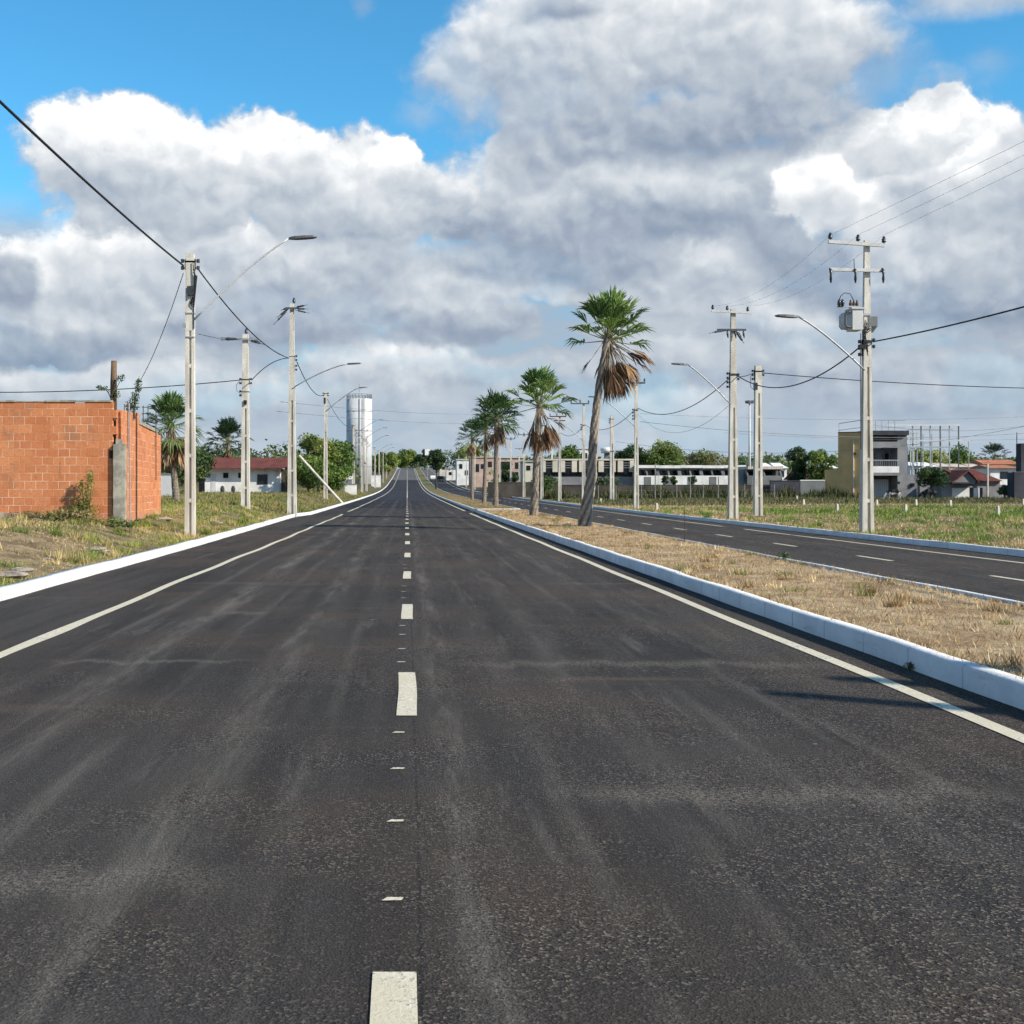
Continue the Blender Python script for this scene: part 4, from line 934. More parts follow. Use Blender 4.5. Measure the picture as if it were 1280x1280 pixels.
# white house
h = thing('white_house', 'low white house with a long dark red roof on the left', 'house', (X(303, 120), 120, lz(-18, 120)))
D = 120.; gz0 = lz(-18, 120)-.3
b = MB(); b.box(X(256, D), X(350, D), D, D+6, gz0, Z(584, D)); wb('wall', b, M['white_wall'], h)
b = MB()
xa, xb = X(245, D), X(361, D)
b.add([(xa, D-1, Z(584.8, D-1)), (xb, D-1, Z(584.8, D-1)), (xb, D+3.5, Z(572, D+3.5)), (xa, D+3.5, Z(572, D+3.5)), (xa, D+7, Z(584, D)), (xb, D+7, Z(584, D)),
       (xa, D-1, Z(585.8, D-1)), (xb, D-1, Z(585.8, D-1)), (xb, D+3.5, Z(573.5, D+3.5)), (xa, D+3.5, Z(573.5, D+3.5)), (xa, D+7, Z(585, D)), (xb, D+7, Z(585, D))],
      [(0, 1, 2, 3), (3, 2, 5, 4), (6, 9, 8, 7), (9, 10, 11, 8), (0, 6, 7, 1), (4, 5, 11, 10), (0, 3, 9, 6), (3, 4, 10, 9), (1, 7, 8, 2), (2, 8, 11, 5)])
wb('roof', b, M['roof_red'], h)
for px0, px1, py0, py1 in ((279, 285.5, 591, 597.5), (298, 303, 591, 597.5), (321.5, 334.5, 593, 605.5)):
    b = MB(); b.box(X(px0, D), X(px1, D), D-.05, D+.02, Z(py1, D), Z(py0, D)); o = wb('window', b, M['dark_glass'], h)
    b = MB(); fx0, fx1, fz0, fz1 = X(px0, D)-.06, X(px1, D)+.06, Z(py1, D)-.06, Z(py0, D)+.06
    b.box(fx0, fx1, D-.08, D-.055, fz1-.06, fz1); b.box(fx0, fx1, D-.08, D-.055, fz0, fz0+.06); wb('window_frame', b, M['grey_wall'], o)
    o.children[0].matrix_parent_inverse = Matrix.Identity(4); 
b = MB(); b.box(X(264, D), X(270, D), D-.04, D+.02, gz0+.3, Z(592, D)); wb('door', b, M['bluish_wall'], h)
for px in (247, 359):
    b = MB(); b.tube([(X(px, D), D-.7, gz0), (X(px, D), D-.7, Z(584.5, D-.7))], .08, 6); wb('veranda_post', b, M['wood'], h)
b = MB(); b.box(X(350, D), X(360, D), D+1, D+5, gz0, Z(586, D)); b.box(X(246.5, D), X(256, D), D+1, D+5, gz0, Z(586, D)); wb('veranda_shade', b, M['old_wall'], h)  # dark blocks stand in for the shade inside the side verandas
for i, px in enumerate((278, 291.5)):
    b = MB(); b.ell((0, 0, .35), (.22, .22, .4), 8, 5); o = b.build('garden_barrel', M['dark_wall'], None, True); o.location = (X(px, D-1.2), D-1.2, lz(-18, D)); tag(o, ['left', 'right'][i]+' dark barrel standing before the white house', 'barrel')
h = thing('garden_wall', 'pale low garden wall behind the near left pole', 'wall', (X(203, 92), 92, lz(-19, 92)))
b = MB(); b.box(X(186, 92), X(219, 92), 92, 92.2, .3, Z(593.5, 92)); wb('wall', b, M['bluish_wall'], h)
b = MB(); b.box(X(185.5, 92), X(219.5, 92), 91.95, 92.25, Z(593.5, 92), Z(593, 92)+.08); wb('coping', b, M['grey_wall'], h)
# water tower
wt_ = thing('water_tower', 'tall white cylindrical water tower beyond the left poles', 'water tower', (X(449, 300), 300, lz(-12, 300)))
zb = -.5; ztt = Z(499, 300)-lz(-12, 300)
b = MB(); b.tube([(0, 0, zb), (0, 0, ztt*.5), (0, 0, ztt)], 3.2, 40); o = b.build('tank', M['bluish_wall'], wt_, False)
for pl in o.data.polygons: pl.use_smooth = abs(pl.normal.z) < .5
for zz in (ztt*.2, ztt*.62, ztt*.85):
    b = MB(); b.tube([(0, 0, zz), (0, 0, zz+.12)], 3.24, 40); b.build('ring_joint', M['grey_wall'], wt_)
b = MB()
for k in range(24):
    a = k*math.pi/12; b.tube([(3.1*math.cos(a), 3.1*math.sin(a), ztt), (3.1*math.cos(a), 3.1*math.sin(a), ztt+1.1)], .05, 5)
for zz in (.55, 1.1): b.tube([(3.1*math.cos(k*math.pi/18), 3.1*math.sin(k*math.pi/18), ztt+zz) for k in range(37)], .05, 5)
b.build('top_railing', M['lamp_grey'], wt_)
b = MB(); b.tube([(0, 0, ztt), (0, 0, ztt+4)], .06, 6); b.tube([(-.8, 0, ztt+2.6), (.8, 0, ztt+2.6)], .05, 6); b.build('antenna', M['galv'], wt_)
b = MB(); b.tube([(.3, -3.35, 0), (.3, -3.35, ztt)], .07, 6); b.tube([(1.0, -3.25, 0), (1.0, -3.25, ztt)], .05, 6); b.tube([(1.4, -3.15, 0), (1.4, -3.15, ztt)], .05, 6)
for k in range(40): b.tube([(1.0, -3.25, k*ztt/40), (1.4, -3.15, k*ztt/40)], .03, 4)
b.build('ladder', M['grey_wall'], wt_)
# low structures before the tower
for i, (x0, x1, y0, y1, D, m_, lab) in enumerate(((418, 440, 600, 619, 165, 'grey_wall', 'grey rendered low wall left of the water tower foot'), (424, 442, 593, 600, 250, 'white_wall', 'white shed wall at the left foot of the water tower'), (431, 445, 606, 622, 150, 'white_wall', 'small pale cube hut in front of the tower foot'), (464, 476, 594, 604, 270, 'white_wall', 'white wall just right of the water tower foot'))):
    t = thing('garden_hut' if i == 2 else 'boundary_wall', lab, 'hut' if i == 2 else 'wall', (X((x0+x1)/2, D), D, 0))
    b = MB(); b.box(X(x0, D), X(x1, D), D, D+(1.6 if i == 2 else .3), lz(X(x0, D), D)-.3, Z(y0, D)); wb('wall', b, M[m_], t)
    b = MB(); b.box(X(x0, D)-.05, X(x1, D)+.05, D-.05, D+(1.65 if i == 2 else .35), Z(y0, D), Z(y0, D)+.1); wb('coping', b, M['grey_wall'], t)

# ================================================================== TREES
tree('sunlit broad tree behind the tallest left pole and its strut', X(398, 128), 128, Z(545, 128)-lz(-9.5, 128), 5.2, 1.2, 5200, .15, OLIVE, 51, lobes=20)
tree('dark bushy tree between the strut pole and the water tower', X(424, 150), 150, 6.6, 5., .8, 4200, .16, GREENS, 52, lobes=18)
tree('dark hedge-like tree low beside the tallest left pole', X(386, 118), 118, 3.8, 4.6, .3, 3800, .14, GREENS, 53, lobes=16)
tree('dark hedge-like tree right of the leaning strut', X(412, 125), 125, 3.9, 4.6, .3, 3800, .14, GREENS, 54, lobes=16)
tree('dark tree mass behind the shaggy left palm', X(205, 100), 100, 4.4, 4.6, .8, 3600, .14, DARK, 55)
tree('dark tree between the near left pole and the red roof', X(240, 108), 108, 4.6, 4.8, .8, 3600, .14, DARK, 56)
tree('light green tree on the hill crest where the road ends', X(509, 805), 805, 12, 19, .6, 6500, .55, OLIVE, 57, trunk_r=.4)
tree('darker tree on the hill crest left of the road end', X(493, 790), 790, 10, 11, .5, 4200, .5, GREENS, 58, trunk_r=.4)
tree('dark tree on the hill crest right of the road end', X(531, 640), 640, 11, 11, .6, 4200, .45, DARK, 59, trunk_r=.35)
tree('dark round-headed street tree on the median beyond the palms', X(545, 270), 270, 8.8, 4.6, 4.2, 3400, .22, DARK, 60, trunk_r=.16)
tree('green tree right behind the water tower', X(470, 330), 330, 8.5, 5, 2, 2600, .3, GREENS, 61, trunk_r=.2)
tree('yellow-green tree beside the climbing road on the left', X(486, 480), 480, 9, 9, .5, 4200, .35, OLIVE, 62, trunk_r=.25)
tree('tall narrow tree beyond the tower poles', X(477, 400), 400, 9, 4.5, .6, 3000, .3, GREENS, 63, trunk_r=.2)
tree('pale green tree over the far pink houses', X(582, 380), 380, 10.5, 17, 4, 4200, .35, OLIVE, 64, trunk_r=.3)
tree('dark green tree above the white row houses left part', X(717, 190), 190, Z(556, 190)-.6, 5.4, 2, 3600, .2, GREENS, 65)
tree('green shrubby tree before the pink apartment block', X(633, 215), 215, 5.5, 4.0, 1, 2600, .2, DARK, 66)
tree('broad green tree above the white row houses', X(828, 200), 200, Z(556, 200)-.6, 8.5, 2, 5200, .22, OLIVE, 67, lobes=22)
tree('dark green tree behind the palm-side crossarm pole', X(786, 200), 200, Z(557, 200)-.6, 6.5, 2, 3800, .2, DARK, 68)
tree('brownish tree behind the right end of the row houses', X(885, 205), 205, Z(567, 205)-.6, 9, 2, 3800, .22, [(.12, .11, .05), (.09, .09, .04), (.10, .12, .04)], 69)
tree('dark bushy tree in front of the red-roofed low house', X(995, 140), 140, Z(556, 140)-.7, 3.7, 1.2, 4400, .13, DARK, 70)
tree('dark leafy tree against the tan house', X(1026, 142), 142, Z(555, 142)-.7, 3.9, 1.2, 4400, .13, GREENS, 71)
tree('dark spreading tree left of the grey gable house', X(1164, 122), 122, Z(585, 122)-.6, 3.6, 1.4, 4200, .11, DARK, 72)
tree('small dark shrub beside the dark grey house at right edge', X(1256, 120), 120, 1.6, 1.4, .3, 1200, .09, DARK, 73, cat='shrub')
tree('long green tree crown behind the steel frame, left part', X(1155, 230), 230, Z(566, 230)-.8, 9, 2, 4200, .25, OLIVE, 74)
tree('long green tree crown behind the steel frame, right part', X(1198, 235), 235, Z(564, 235)-.8, 9, 2, 4200, .25, GREENS, 75)
tree('low dark shrubs before the row houses, left clump', X(686, 148), 148, 2.6, 4, .3, 2200, .14, DARK, 76, cat='shrub')
tree('low dark shrub before the row houses, next to twisted palm', X(752, 150), 150, 2.4, 5, .3, 2200, .14, DARK, 77, cat='shrub')
for i, px in enumerate((831, 843, 865)):
    tree(['small round ornamental tree before row houses, leftmost of three', 'small round ornamental tree, middle of three by row houses', 'small round ornamental tree, rightmost of three by row houses'][i], X(px, 152), 152, 2.5, 1.2, 1.2, 700, .1, DARK, 80+i, 'ornamental trees by the row houses', trunk_r=.05)
# far woodland reads as one dark-green mass along the horizon
cl = []; r = random.Random(5)
for i in range(620):
    px = r.uniform(-250, 1500); D = r.uniform(260, 520)
    if 440 < px < 640:
        if r.random() < .5: continue
        D = r.uniform(850, 1100)
    x = X(px, D); hh = 4.0 + r.random()*(5.5 if px < 480 else 3.6)
    cl.append((x, D, lz(x, D)+hh*.55, 4+r.random()*5, 4, hh*.6))
V, Fq, col = leafcloud(cl, 95000, .6, [(.05, .08, .03), (.07, .10, .035), (.04, .06, .03), (.10, .12, .05)], 9)
tag(struct(npmesh('distant_woodland', V, Fq, M['foliage'], col), 'stuff'), 'distant belt of trees along the horizon', 'woodland')

# ================================================================== RIGHT BUILDINGS
def simple_wall(label, x0, x1, ytop, D, m_, th=.2, cop=None, name='boundary_wall', D2=None):
    t = thing(name, label, 'wall', (X((x0+x1)/2, D), D, 0))
    b = MB(); b.box(X(x0, D), X(x1, D), D, D+th, lz(X(x0, D), D)-.4, Z(ytop, D)); wb('wall', b, M[m_], t)
    b = MB(); b.box(X(x0, D)-.02, X(x1, D)+.02, D-.04, D+th+.04, Z(ytop, D), Z(ytop, D)+.10); wb('coping', b, M[cop or m_], t)
    return t
simple_wall('long weathered dark wall before the row houses', 700, 962, 607, 140, 'old_wall')
simple_wall('far stretch of dark wall behind the second and third palms', 610, 700, 603.5, 155, 'old_wall')
simple_wall('dark grey rendered wall left of the tan house', 963, 999.5, 601.5, 131, 'dark_wall', .3)
simple_wall('lighter grey wall with white coping next to the tan house', 1000.5, 1031, 601, 131, 'midgrey_wall', .2, 'white_wall')
simple_wall('grey yard wall between the dark tree and the grey gable house', 1150, 1172, 606, 127, 'grey_wall', .2)
# low row houses
def row_house(label, x0, x1, ytop, D, cols_=2, wallm='white_wall', roofm='white_wall', low=False, dark=True, group='white row houses on the right'):
    t = thing('row_house', label, 'house', (X((x0+x1)/2, D), D, lz(X(x0, D), D)), 0, group)
    a, c = X(x0, D)+.01, X(x1, D)-.01; zb = lz(a, D)-.3; ztp = Z(ytop+3.5, D)
    b = MB(); b.box(a, c, D+1.6, D+7, zb, ztp); wb('wall', b, M[wallm], t)
    b = MB(); b.box(a, c, D, D+.15, zb, Z(594.5, D)); wb('front_parapet', b, M[wallm], t)
    b = MB(); b.box(a, c, D-.3, D+7.1, ztp, Z(ytop, D)); wb('roof', b, M[roofm], t)
    n = cols_
    for i in range(n+1):
        x = a + (c-a-.2)*i/n
        b = MB(); b.add([(x, D+.02, Z(594.5, D)), (x+.2, D+.02, Z(594.5, D)), (x+.2, D+.5, Z(594.5, D)), (x, D+.5, Z(594.5, D)), (x-.25, D, ztp), (x-.05, D, ztp), (x-.05, D+.5, ztp), (x-.25, D+.5, ztp)], [(0,3,2,1),(4,5,6,7),(0,1,5,4),(1,2,6,5),(2,3,7,6),(3,0,4,7)])
        wb('porch_post', b, M['grey_wall'], t)
    for i in range(n):
        x = a + (c-a)*(i+.5)/n
        b = MB(); b.box(x-.75, x+.75, D+1.53, D+1.62, Z(594.5, D)-.3, ztp-.25); wb('window', b, M['dark_glass'], t)
    b = MB(); b.box(a+.02, c-.02, D+1.4, D+1.52, Z(588, D), ztp-.02); 
    b = MB(); b.box((a+c)/2-.45, (a+c)/2+.45, D-.05, D-.005, zb, Z(596, D)); wb('gate', b, M['midgrey_wall'], t)
    return t
labs = ['white row house with flat roof right beside the palm-side pole', 'second white row house right of the palm-side pole', 'white row house in the middle of the flat-roofed row', 'white row house left of the three-insulator pole', 'row house directly behind the three-insulator pole']
for i in range(5): row_house(labs[i], 796+i*27.2, 796+(i+1)*27.2, 581.5+.3*(i % 2), 160)
row_house('darker row house at the right end with a small white window frame', 934, 978, 583, 150, 2, 'midgrey_wall', 'roof_pale')
# villas with white pillars, left part of the row
def pillar_house(label, x0, x1, D):
    t = thing('row_house', label, 'house', (X((x0+x1)/2, D), D, lz(X(x0, D), D)), 0, 'white pillared houses on the right')
    a, c = X(x0, D)+.01, X(x1, D)-.01; zb = lz(a, D)-.3; w_ = c-a
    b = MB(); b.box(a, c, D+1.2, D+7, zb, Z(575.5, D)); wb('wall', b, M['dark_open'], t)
    b = MB(); b.box(a, c, D-.05, D+7.1, Z(575.5, D), Z(573.5, D)); wb('roof', b, M['cream_wall'], t)
    for u0, u1 in ((.02, .30), (.66, .93)):
        b = MB(); b.box(a+w_*u0, a+w_*u1, D, D+1.1, Z(590, D), Z(575.5, D)-.01); wb('pillar', b, M['cream_wall'], t)
    b = MB(); 
    for k in range(3): b.box(a+w_*.31, a+w_*.65, D+.02, D+.08, Z(585-3*k, D), Z(585-3*k, D)+.08)
    wb('balcony_railing', b, M['grey_wall'], t)
    b = MB(); b.box(a+w_*.34, a+w_*.62, D+1.12, D+1.19, Z(592, D), Z(577, D)); wb('window', b, M['dark_glass'], t)
    b = MB(); b.box(a, c, D-.4, D-.25, zb, Z(596, D)); wb('yard_wall', b, M['grey_wall'], t)
for i, lb in enumerate(('pillared house between second palm and its right-hand poles', 'pillared house behind the crossarm poles', 'pillared house left of the twisted palm trunk', 'pillared house right of the twisted palm trunk', 'pillared house just left of the palm-side crossarm pole')):
    pillar_house(lb, 675+i*24.2, 675+(i+1)*24.2-.3, 162)
# taller blocks and roof tanks behind
for i, (x0, x1, y0, D, m_, lab) in enumerate(((724, 737, 561, 200, 'white_wall', 'plain white block rising behind the pillared houses'), (858, 884, 575.5, 210, 'white_wall', 'white gabled roof block above the flat-roofed row'))):
    t = thing('house', lab, 'house', (X((x0+x1)/2, D), D, lz(X(x0, D), D)))
    b = MB(); b.box(X(x0, D), X(x1, D), D, D+5, 0, Z(y0, D)); wb('wall', b, M[m_], t)
    b = MB(); xc = X((x0+x1)/2, D); b.add([(X(x0, D)-.2, D-.2, Z(y0, D)), (X(x1, D)+.2, D-.2, Z(y0, D)), (xc, D-.2, Z(y0-2.2, D)), (X(x0, D)-.2, D+5.2, Z(y0, D)), (X(x1, D)+.2, D+5.2, Z(y0, D)), (xc, D+5.2, Z(y0-2.2, D))], [(0, 1, 2), (3, 5, 4), (0, 2, 5, 3), (1, 4, 5, 2), (0, 3, 4, 1)]); wb('roof', b, M['white_wall'], t)
    b = MB(); b.box(xc-.5, xc+.5, D-.04, D+.01, Z(y0, D)-1.6, Z(y0, D)-.7); wb('window', b, M['dark_glass'], t)
for px, py, s_, lab in ((758.5, 563, .9, 'white roof water tank behind the twisted palm crown side'), (788.5, 561.5, .75, 'small round white roof tank beside the palm-side pole')):
    D = 200; t = thing('roof_water_tank', lab, 'water tank', (X(px, D), D, Z(py, D)))
    b = MB(); b.tube([(0, 0, -.5*s_), (0, 0, .3*s_), (0, 0, .55*s_)], [s_*1.1, s_*1.25, s_*.5], 16); b.build('tank', M['white_wall'], t, True)
    b = MB(); b.box(-.4, .4, -.4, .4, -Z(py, D), -.5*s_); b.build('stand', M['midgrey_wall'], t)
# two-storey house
D = 130.
t2 = thing('two_storey_house', 'two-storey house, tan side and grey front with balcony, behind the transformer pole', 'house', (X(1090, D), D, lz(48, D)))
zb = lz(48, D)-.4
XL = X(1078, D)
def slab(b, xa, ya, xb, yb, z0_, z1_, th=.14):
    d_ = Vector((xb-xa, yb-ya)).normalized(); n_ = Vector((-d_.y, d_.x))*th
    return b.add([(xa, ya, z0_), (xb, yb, z0_), (xb+n_.x, yb+n_.y, z0_), (xa+n_.x, ya+n_.y, z0_), (xa, ya, z1_), (xb, yb, z1_), (xb+n_.x, yb+n_.y, z1_), (xa+n_.x, ya+n_.y, z1_)], [(0,3,2,1),(4,5,6,7),(0,1,5,4),(1,2,6,5),(2,3,7,6),(3,0,4,7)])
TA, TB = Vector((X(1047.6, 131), 131)), Vector((XL-.003, D-.2)); TC_ = Vector((X(1031, 131.6), 131.6))
b = MB(); slab(b, TA.x, TA.y, TB.x, TB.y, zb, Z(541, 131)); slab(b, TC_.x, TC_.y, TA.x-.01, TA.y+.005, zb, Z(587, 131)); wb('tan_side_wall', b, M['tan_wall'], t2, fix=True)
b = MB(); slab(b, TA.x-.04, TA.y-.04, TB.x, TB.y-.04, Z(541, 131), Z(540, 131), .22); wb('tan_coping', b, M['wood'], t2)
pp = TA.lerp(TB, .6); b = MB(); b.tube([(pp.x, pp.y-.09, zb), (pp.x, pp.y-.09, Z(549, 131))], .08, 8); wb('drain_pipe', b, M['cream_wall'], t2)
pp = TA.lerp(TB, .66); b = MB(); b.box(pp.x-.12, pp.x+.12, pp.y-.14, pp.y-.07, Z(569, 131), Z(566, 131)); wb('wall_vent', b, M['rust'], t2)
b = MB(); b.box(XL, X(1084, D), D-.2, D+7.2, zb, Z(544.2, D)); b.box(X(1121, D), X(1133, D), D-.2, D+7.2, zb, Z(544.2, D)); b.box(X(1084, D), X(1121, D), D+1.6, D+7.2, zb, Z(544.2, D)); wb('front_wall', b, M['grey_wall'], t2)
b = MB(); b.box(XL+.04, X(1133.5, D), D-.6, D+7.3, Z(544, D), Z(538.5, D)); wb('roof_slab', b, M['dark_wall'], t2)
b = MB(); b.box(X(1084.2, D), X(1120.8, D), D-.7, D-.1, Z(560, D), Z(552.5, D)); wb('upper_beam', b, M['grey_wall'], t2)
b = MB(); b.box(X(1084.2, D), X(1120.8, D), D-.9, D+1.55, Z(594.5, D), Z(591, D)); wb('balcony', b, M['grey_wall'], t2); bal = t2.children[-1]
b = MB(); b.box(X(1084.2, D), X(1120, D), D-.85, D-.75, Z(590.9, D), Z(583, D)); wb('balcony_parapet', b, M['white_wall'], t2)
b = MB()
for k in range(16):
    x = X(1083, D)+.2*k; b.box(x, x+.03, D-.82, D-.79, Z(583, D), Z(576, D))
b.box(X(1084.2, D), X(1120, D), D-.84, D-.77, Z(576, D), Z(575, D)); wb('balcony_railing', b, M['galv'], t2)
for x0, x1, y0, y1, dd, nm in ((1091, 1101, 567, 582, 1.55, 'window'), (1110, 1118, 566, 583, 1.55, 'window')):
    b = MB(); b.box(X(x0, D), X(x1, D), D+dd, D+dd+.04, Z(y1, D), Z(y0, D)); wb(nm, b, M['dark_glass'], t2)
b = MB(); b.box(X(1092.5, D), X(1116, D), D+1.2, D+1.55, zb, Z(599, D)); wb('garage_door', b, M['bluish_wall'], t2)
b = MB()
for k in range(8): x = X(1095+k*2.6, D); b.box(x, x+.03, D+1.17, D+1.195, zb+.3, Z(599.5, D))
wb('garage_door_ribs', b, M['grey_wall'], t2)
b = MB()
for px in (1079, 1088, 1096, 1104, 1112, 1120): b.tube([(X(px, D), D+.3, Z(541, D)), (X(px, D), D+.3, Z(525, D))], .04, 5)
b.tube([(XL, D+7, Z(525, D)), (XL, D+.3, Z(525, D)), (X(1133, D), D+.3, Z(525, D))], .04, 5); b.tube([(XL, D+7, Z(534, D)), (XL, D+.3, Z(534, D)), (X(1133, D), D+.3, Z(534, D))], .03, 5); b.tube([(XL, D+7, Z(541, D)), (XL, D+7, Z(525, D))], .04, 5); wb('roof_railing', b, M['galv'], t2)
b = MB(); b.box(X(1133.2, D), X(1146, D), D, D+6, zb, Z(593, D)); wb('annex', b, M['grey_wall'], t2)
for x0, x1, y0, y1, m_ in ((1120, 1124, 602, 604.5, 'dark_glass'), (1138, 1142, 604, 608, 'dark_glass')):
    b = MB(); b.box(X(x0, D), X(x1, D), D-.26, D-.205 if x0 < 1130 else D-.005, Z(y1, D), Z(y0, D)); wb('window', b, M[m_], t2)

# red-roofed house behind the grey walls
t = thing('house', 'low house with dark red roof behind the white-capped wall', 'house', (X(1016, 145), 145, lz(48, 145)))
D = 145.; b = MB(); b.box(X(1000, D), X(1034, D), D, D+5, 0, Z(599, D)); wb('wall', b, M['grey_wall'], t)
b = MB(); b.add([(X(998, D), D-.5, Z(599.5, D)), (X(1036, D), D-.5, Z(599.5, D)), (X(1033, D), D+3, Z(587, D)), (X(1001, D), D+3, Z(587, D)), (X(998, D), D+6, Z(599.5, D)), (X(1036, D), D+6, Z(599.5, D))], [(0, 1, 2, 3), (3, 2, 5, 4), (0, 3, 4), (1, 5, 2), (0, 4, 5, 1)]); wb('roof', b, M['roof_red'], t)
# steel frame
fr = thing('steel_frame', 'unfinished light steel frame structure right of the tan house', 'steel frame', (X(1165, 150), 150, lz(60, 150)))
D = 150.
for k, px in enumerate((1141, 1151.5, 1163, 1175.5, 1187, 1198.5)):
    b = MB(); b.box(X(px, D)-.06, X(px, D)+.06, D, D+.12, lz(60, 150)-.2, Z(532.5, D)); wb('post', b, M['lamp_grey'] if k % 2 else M['galv'], fr)
    b = MB(); b.box(X(px, D)-.05, X(px, D)+.05, D+5, D+5.1, lz(60, 150)-.2, Z(540, D)); wb('post', b, M['galv'], fr)
for y_, x0, x1, D_, m_ in ((531.5, 1108, 1200, 150, 'white_steel'), (550.5, 1141, 1212, 149.8, 'white_steel'), (559, 1136, 1192, 150.2, 'galv'), (537, 1134, 1190, 155.2, 'galv')):
    b = MB(); b.box(X(x0, D_), X(x1, D_), D_-.22, D_-.1, Z(y_+1., D_), Z(y_-.8, D_)); wb('beam', b, M[m_], fr)
for px0, px1, py0, py1, lab in ((1133.5, 1147, 538, 560, 0),):
    b = MB()
    for k in range(4): b.box(X(1134+k*4, 152), X(1134+k*4, 152)+.1, 152, 152.1, 0, Z(540, 152))
    for k in range(4): b.box(X(1133, 152), X(1148, 152), 151.9, 151.98, Z(541+k*7, 152), Z(540+k*7, 152)); 
    wb('scaffold', b, M['white_steel'], fr)
b = MB(); b.box(X(1205, D), X(1215, D), 150, 150.1, Z(551, D), Z(550, D)); b.tube([(X(1211, D), 150, lz(60, 150)), (X(1211, D), 150, Z(551, D))], .05, 5); wb('post', b, M['galv'], fr)
# pale and orange roofs
def gable(label, x0, x1, yw, yr, D, roofm, wallm='cream_wall', dep=7, skew=0, cat='house', win=True):
    t = thing('house', label, cat, (X((x0+x1)/2, D), D, lz(X(x0, D), D)), 0)
    a, c = X(x0, D), X(x1, D); b = MB(); b.box(a+.2, c-.2, D, D+dep, lz(a, D)-.3, Z(yw, D)); wb('wall', b, M[wallm], t)
    z1, z2 = Z(yw+.3, D), Z(yr, D)
    b = MB(); b.add([(a, D-.5, z1), (c, D-.5, z1), (c-.3, D+dep/2, z2), (a+.3+skew, D+dep/2, z2), (a, D+dep+.5, z1), (c, D+dep+.5, z1)], [(0, 1, 2, 3), (3, 2, 5, 4), (0, 3, 4), (1, 5, 2), (0, 4, 5, 1)]); wb('roof', b, M[roofm], t)
    if win:
        b = MB(); b.box((a+c)/2-.6, (a+c)/2+.5, D-.04, D+.01, Z(yw, D)-1.5, Z(yw, D)-.5); wb('window', b, M['dark_glass'], t)
gable('white-roofed house above the dark tree, nearest the tan house', 1136, 1153, 582, 577, 175, 'white_wall', 'white_wall')
gable('second white-roofed house in the row of pale roofs', 1154, 1172, 583, 577, 176, 'white_wall', 'white_wall')
gable('pale roofed house in the middle of the roof row', 1173, 1192, 583, 578, 177, 'roof_pale')
gable('cream house with pale tiled roof behind the red gable', 1193, 1212, 583.5, 579, 178, 'roof_pale')
gable('pale house left of the big orange roof', 1213, 1232, 584, 579, 179, 'roof_pale')
gable('large house with orange tiled roof near the right edge', 1228, 1277, 580, 574, 200, 'roof_orange', 'cream_wall')
gable('white house below the large orange roof', 1236, 1275, 585, 580.5, 165, 'roof_orange', 'white_wall')
for i, (a_, b_, D_) in enumerate(((950, 968, 190), (968, 985, 200), (1034, 1047, 190))):
    gable(['small white roof left of the dark bushy tree', 'pale roof partly hidden by the dark bushy tree', 'white roof gap between leafy tree and tan house'][i], a_, b_, 585, 578, D_, 'white_wall', 'white_wall')
# grey gable house with red roof
D = 126.; t = thing('gable_house', 'grey gabled house with red tiled roof behind the right field', 'house', (X(1206, D), D, lz(58, D)))
zb = lz(58, D)-.3; b = MB(); b.box(X(1177, D), X(1250, D), D, D+6, zb, Z(601, D)); wb('wall', b, M['grey_wall'], t)
b = MB(); b.prism([(X(1184, D), Z(603, D)), (X(1216, D), Z(603, D)), (X(1204, D), Z(590, D))], D-1.0, D-.8); wb('gable_wall', b, M['grey_wall'], t, fix=True)
b = MB(); g0 = D-1.3
b.add([(X(1204, D), g0, Z(587.5, D)), (X(1183, D), g0, Z(602.5, D)), (X(1183, D), g0, Z(604, D)), (X(1204, D), g0, Z(589.5, D)), (X(1217, D), g0, Z(604, D)), (X(1217, D), g0, Z(602.5, D)),
       (X(1204, D), D+3, Z(587.5, D)), (X(1183, D), D+3, Z(602.5, D)), (X(1217, D), D+3, Z(602.5, D))], [(0, 1, 2, 3), (0, 3, 4, 5), (0, 6, 7, 1), (0, 5, 8, 6)])
b.add([(X(1207, D), D-.4, Z(601.5, D)), (X(1252, D), D-.4, Z(601.5, D)), (X(1236, D), D+3, Z(586.5, D)), (X(1196, D), D+3, Z(586.5, D)), (X(1178, D), D-.4+3.6, Z(597, D)), (X(1252, D), D+6.4, Z(601.5, D)), (X(1178, D), D+6.4, Z(601.5, D))],
      [(0, 1, 2, 3), (2, 1, 5), (3, 2, 5, 6), (3, 6, 4)]); wb('roof', b, M['roof_red'], t)
b = MB(); b.box(X(1184, D), X(1216, D), D-1.15, D-.2, Z(604.5, D), Z(603.2, D)); wb('beam', b, M['dark_wall'], t)
for x0, x1 in ((1190, 1211.5), (1217, 1224)):
    b = MB(); b.box(X(x0, D), X(x1, D), D-.06, D-.005, zb, Z(610, D)); wb('gate', b, M['white_wall'], t)
for x0, x1 in ((1212, 1216), (1225, 1228)):
    b = MB(); b.box(X(x0, D), X(x1, D), D-.05, D-.004, zb, Z(609.5, D)); wb('doorway', b, M['dark_glass'], t)
b = MB(); b.tube([(X(1231, D), D-.6, zb), (X(1231, D), D-.6, Z(580, D))], .12, 6); wb('service_post', b, M['concrete'], t)
b = MB(); b.box(X(1252, D), X(1262, D), D+.5, D+4, zb, Z(606, D)); wb('yard_wall', b, M['grey_wall'], t)
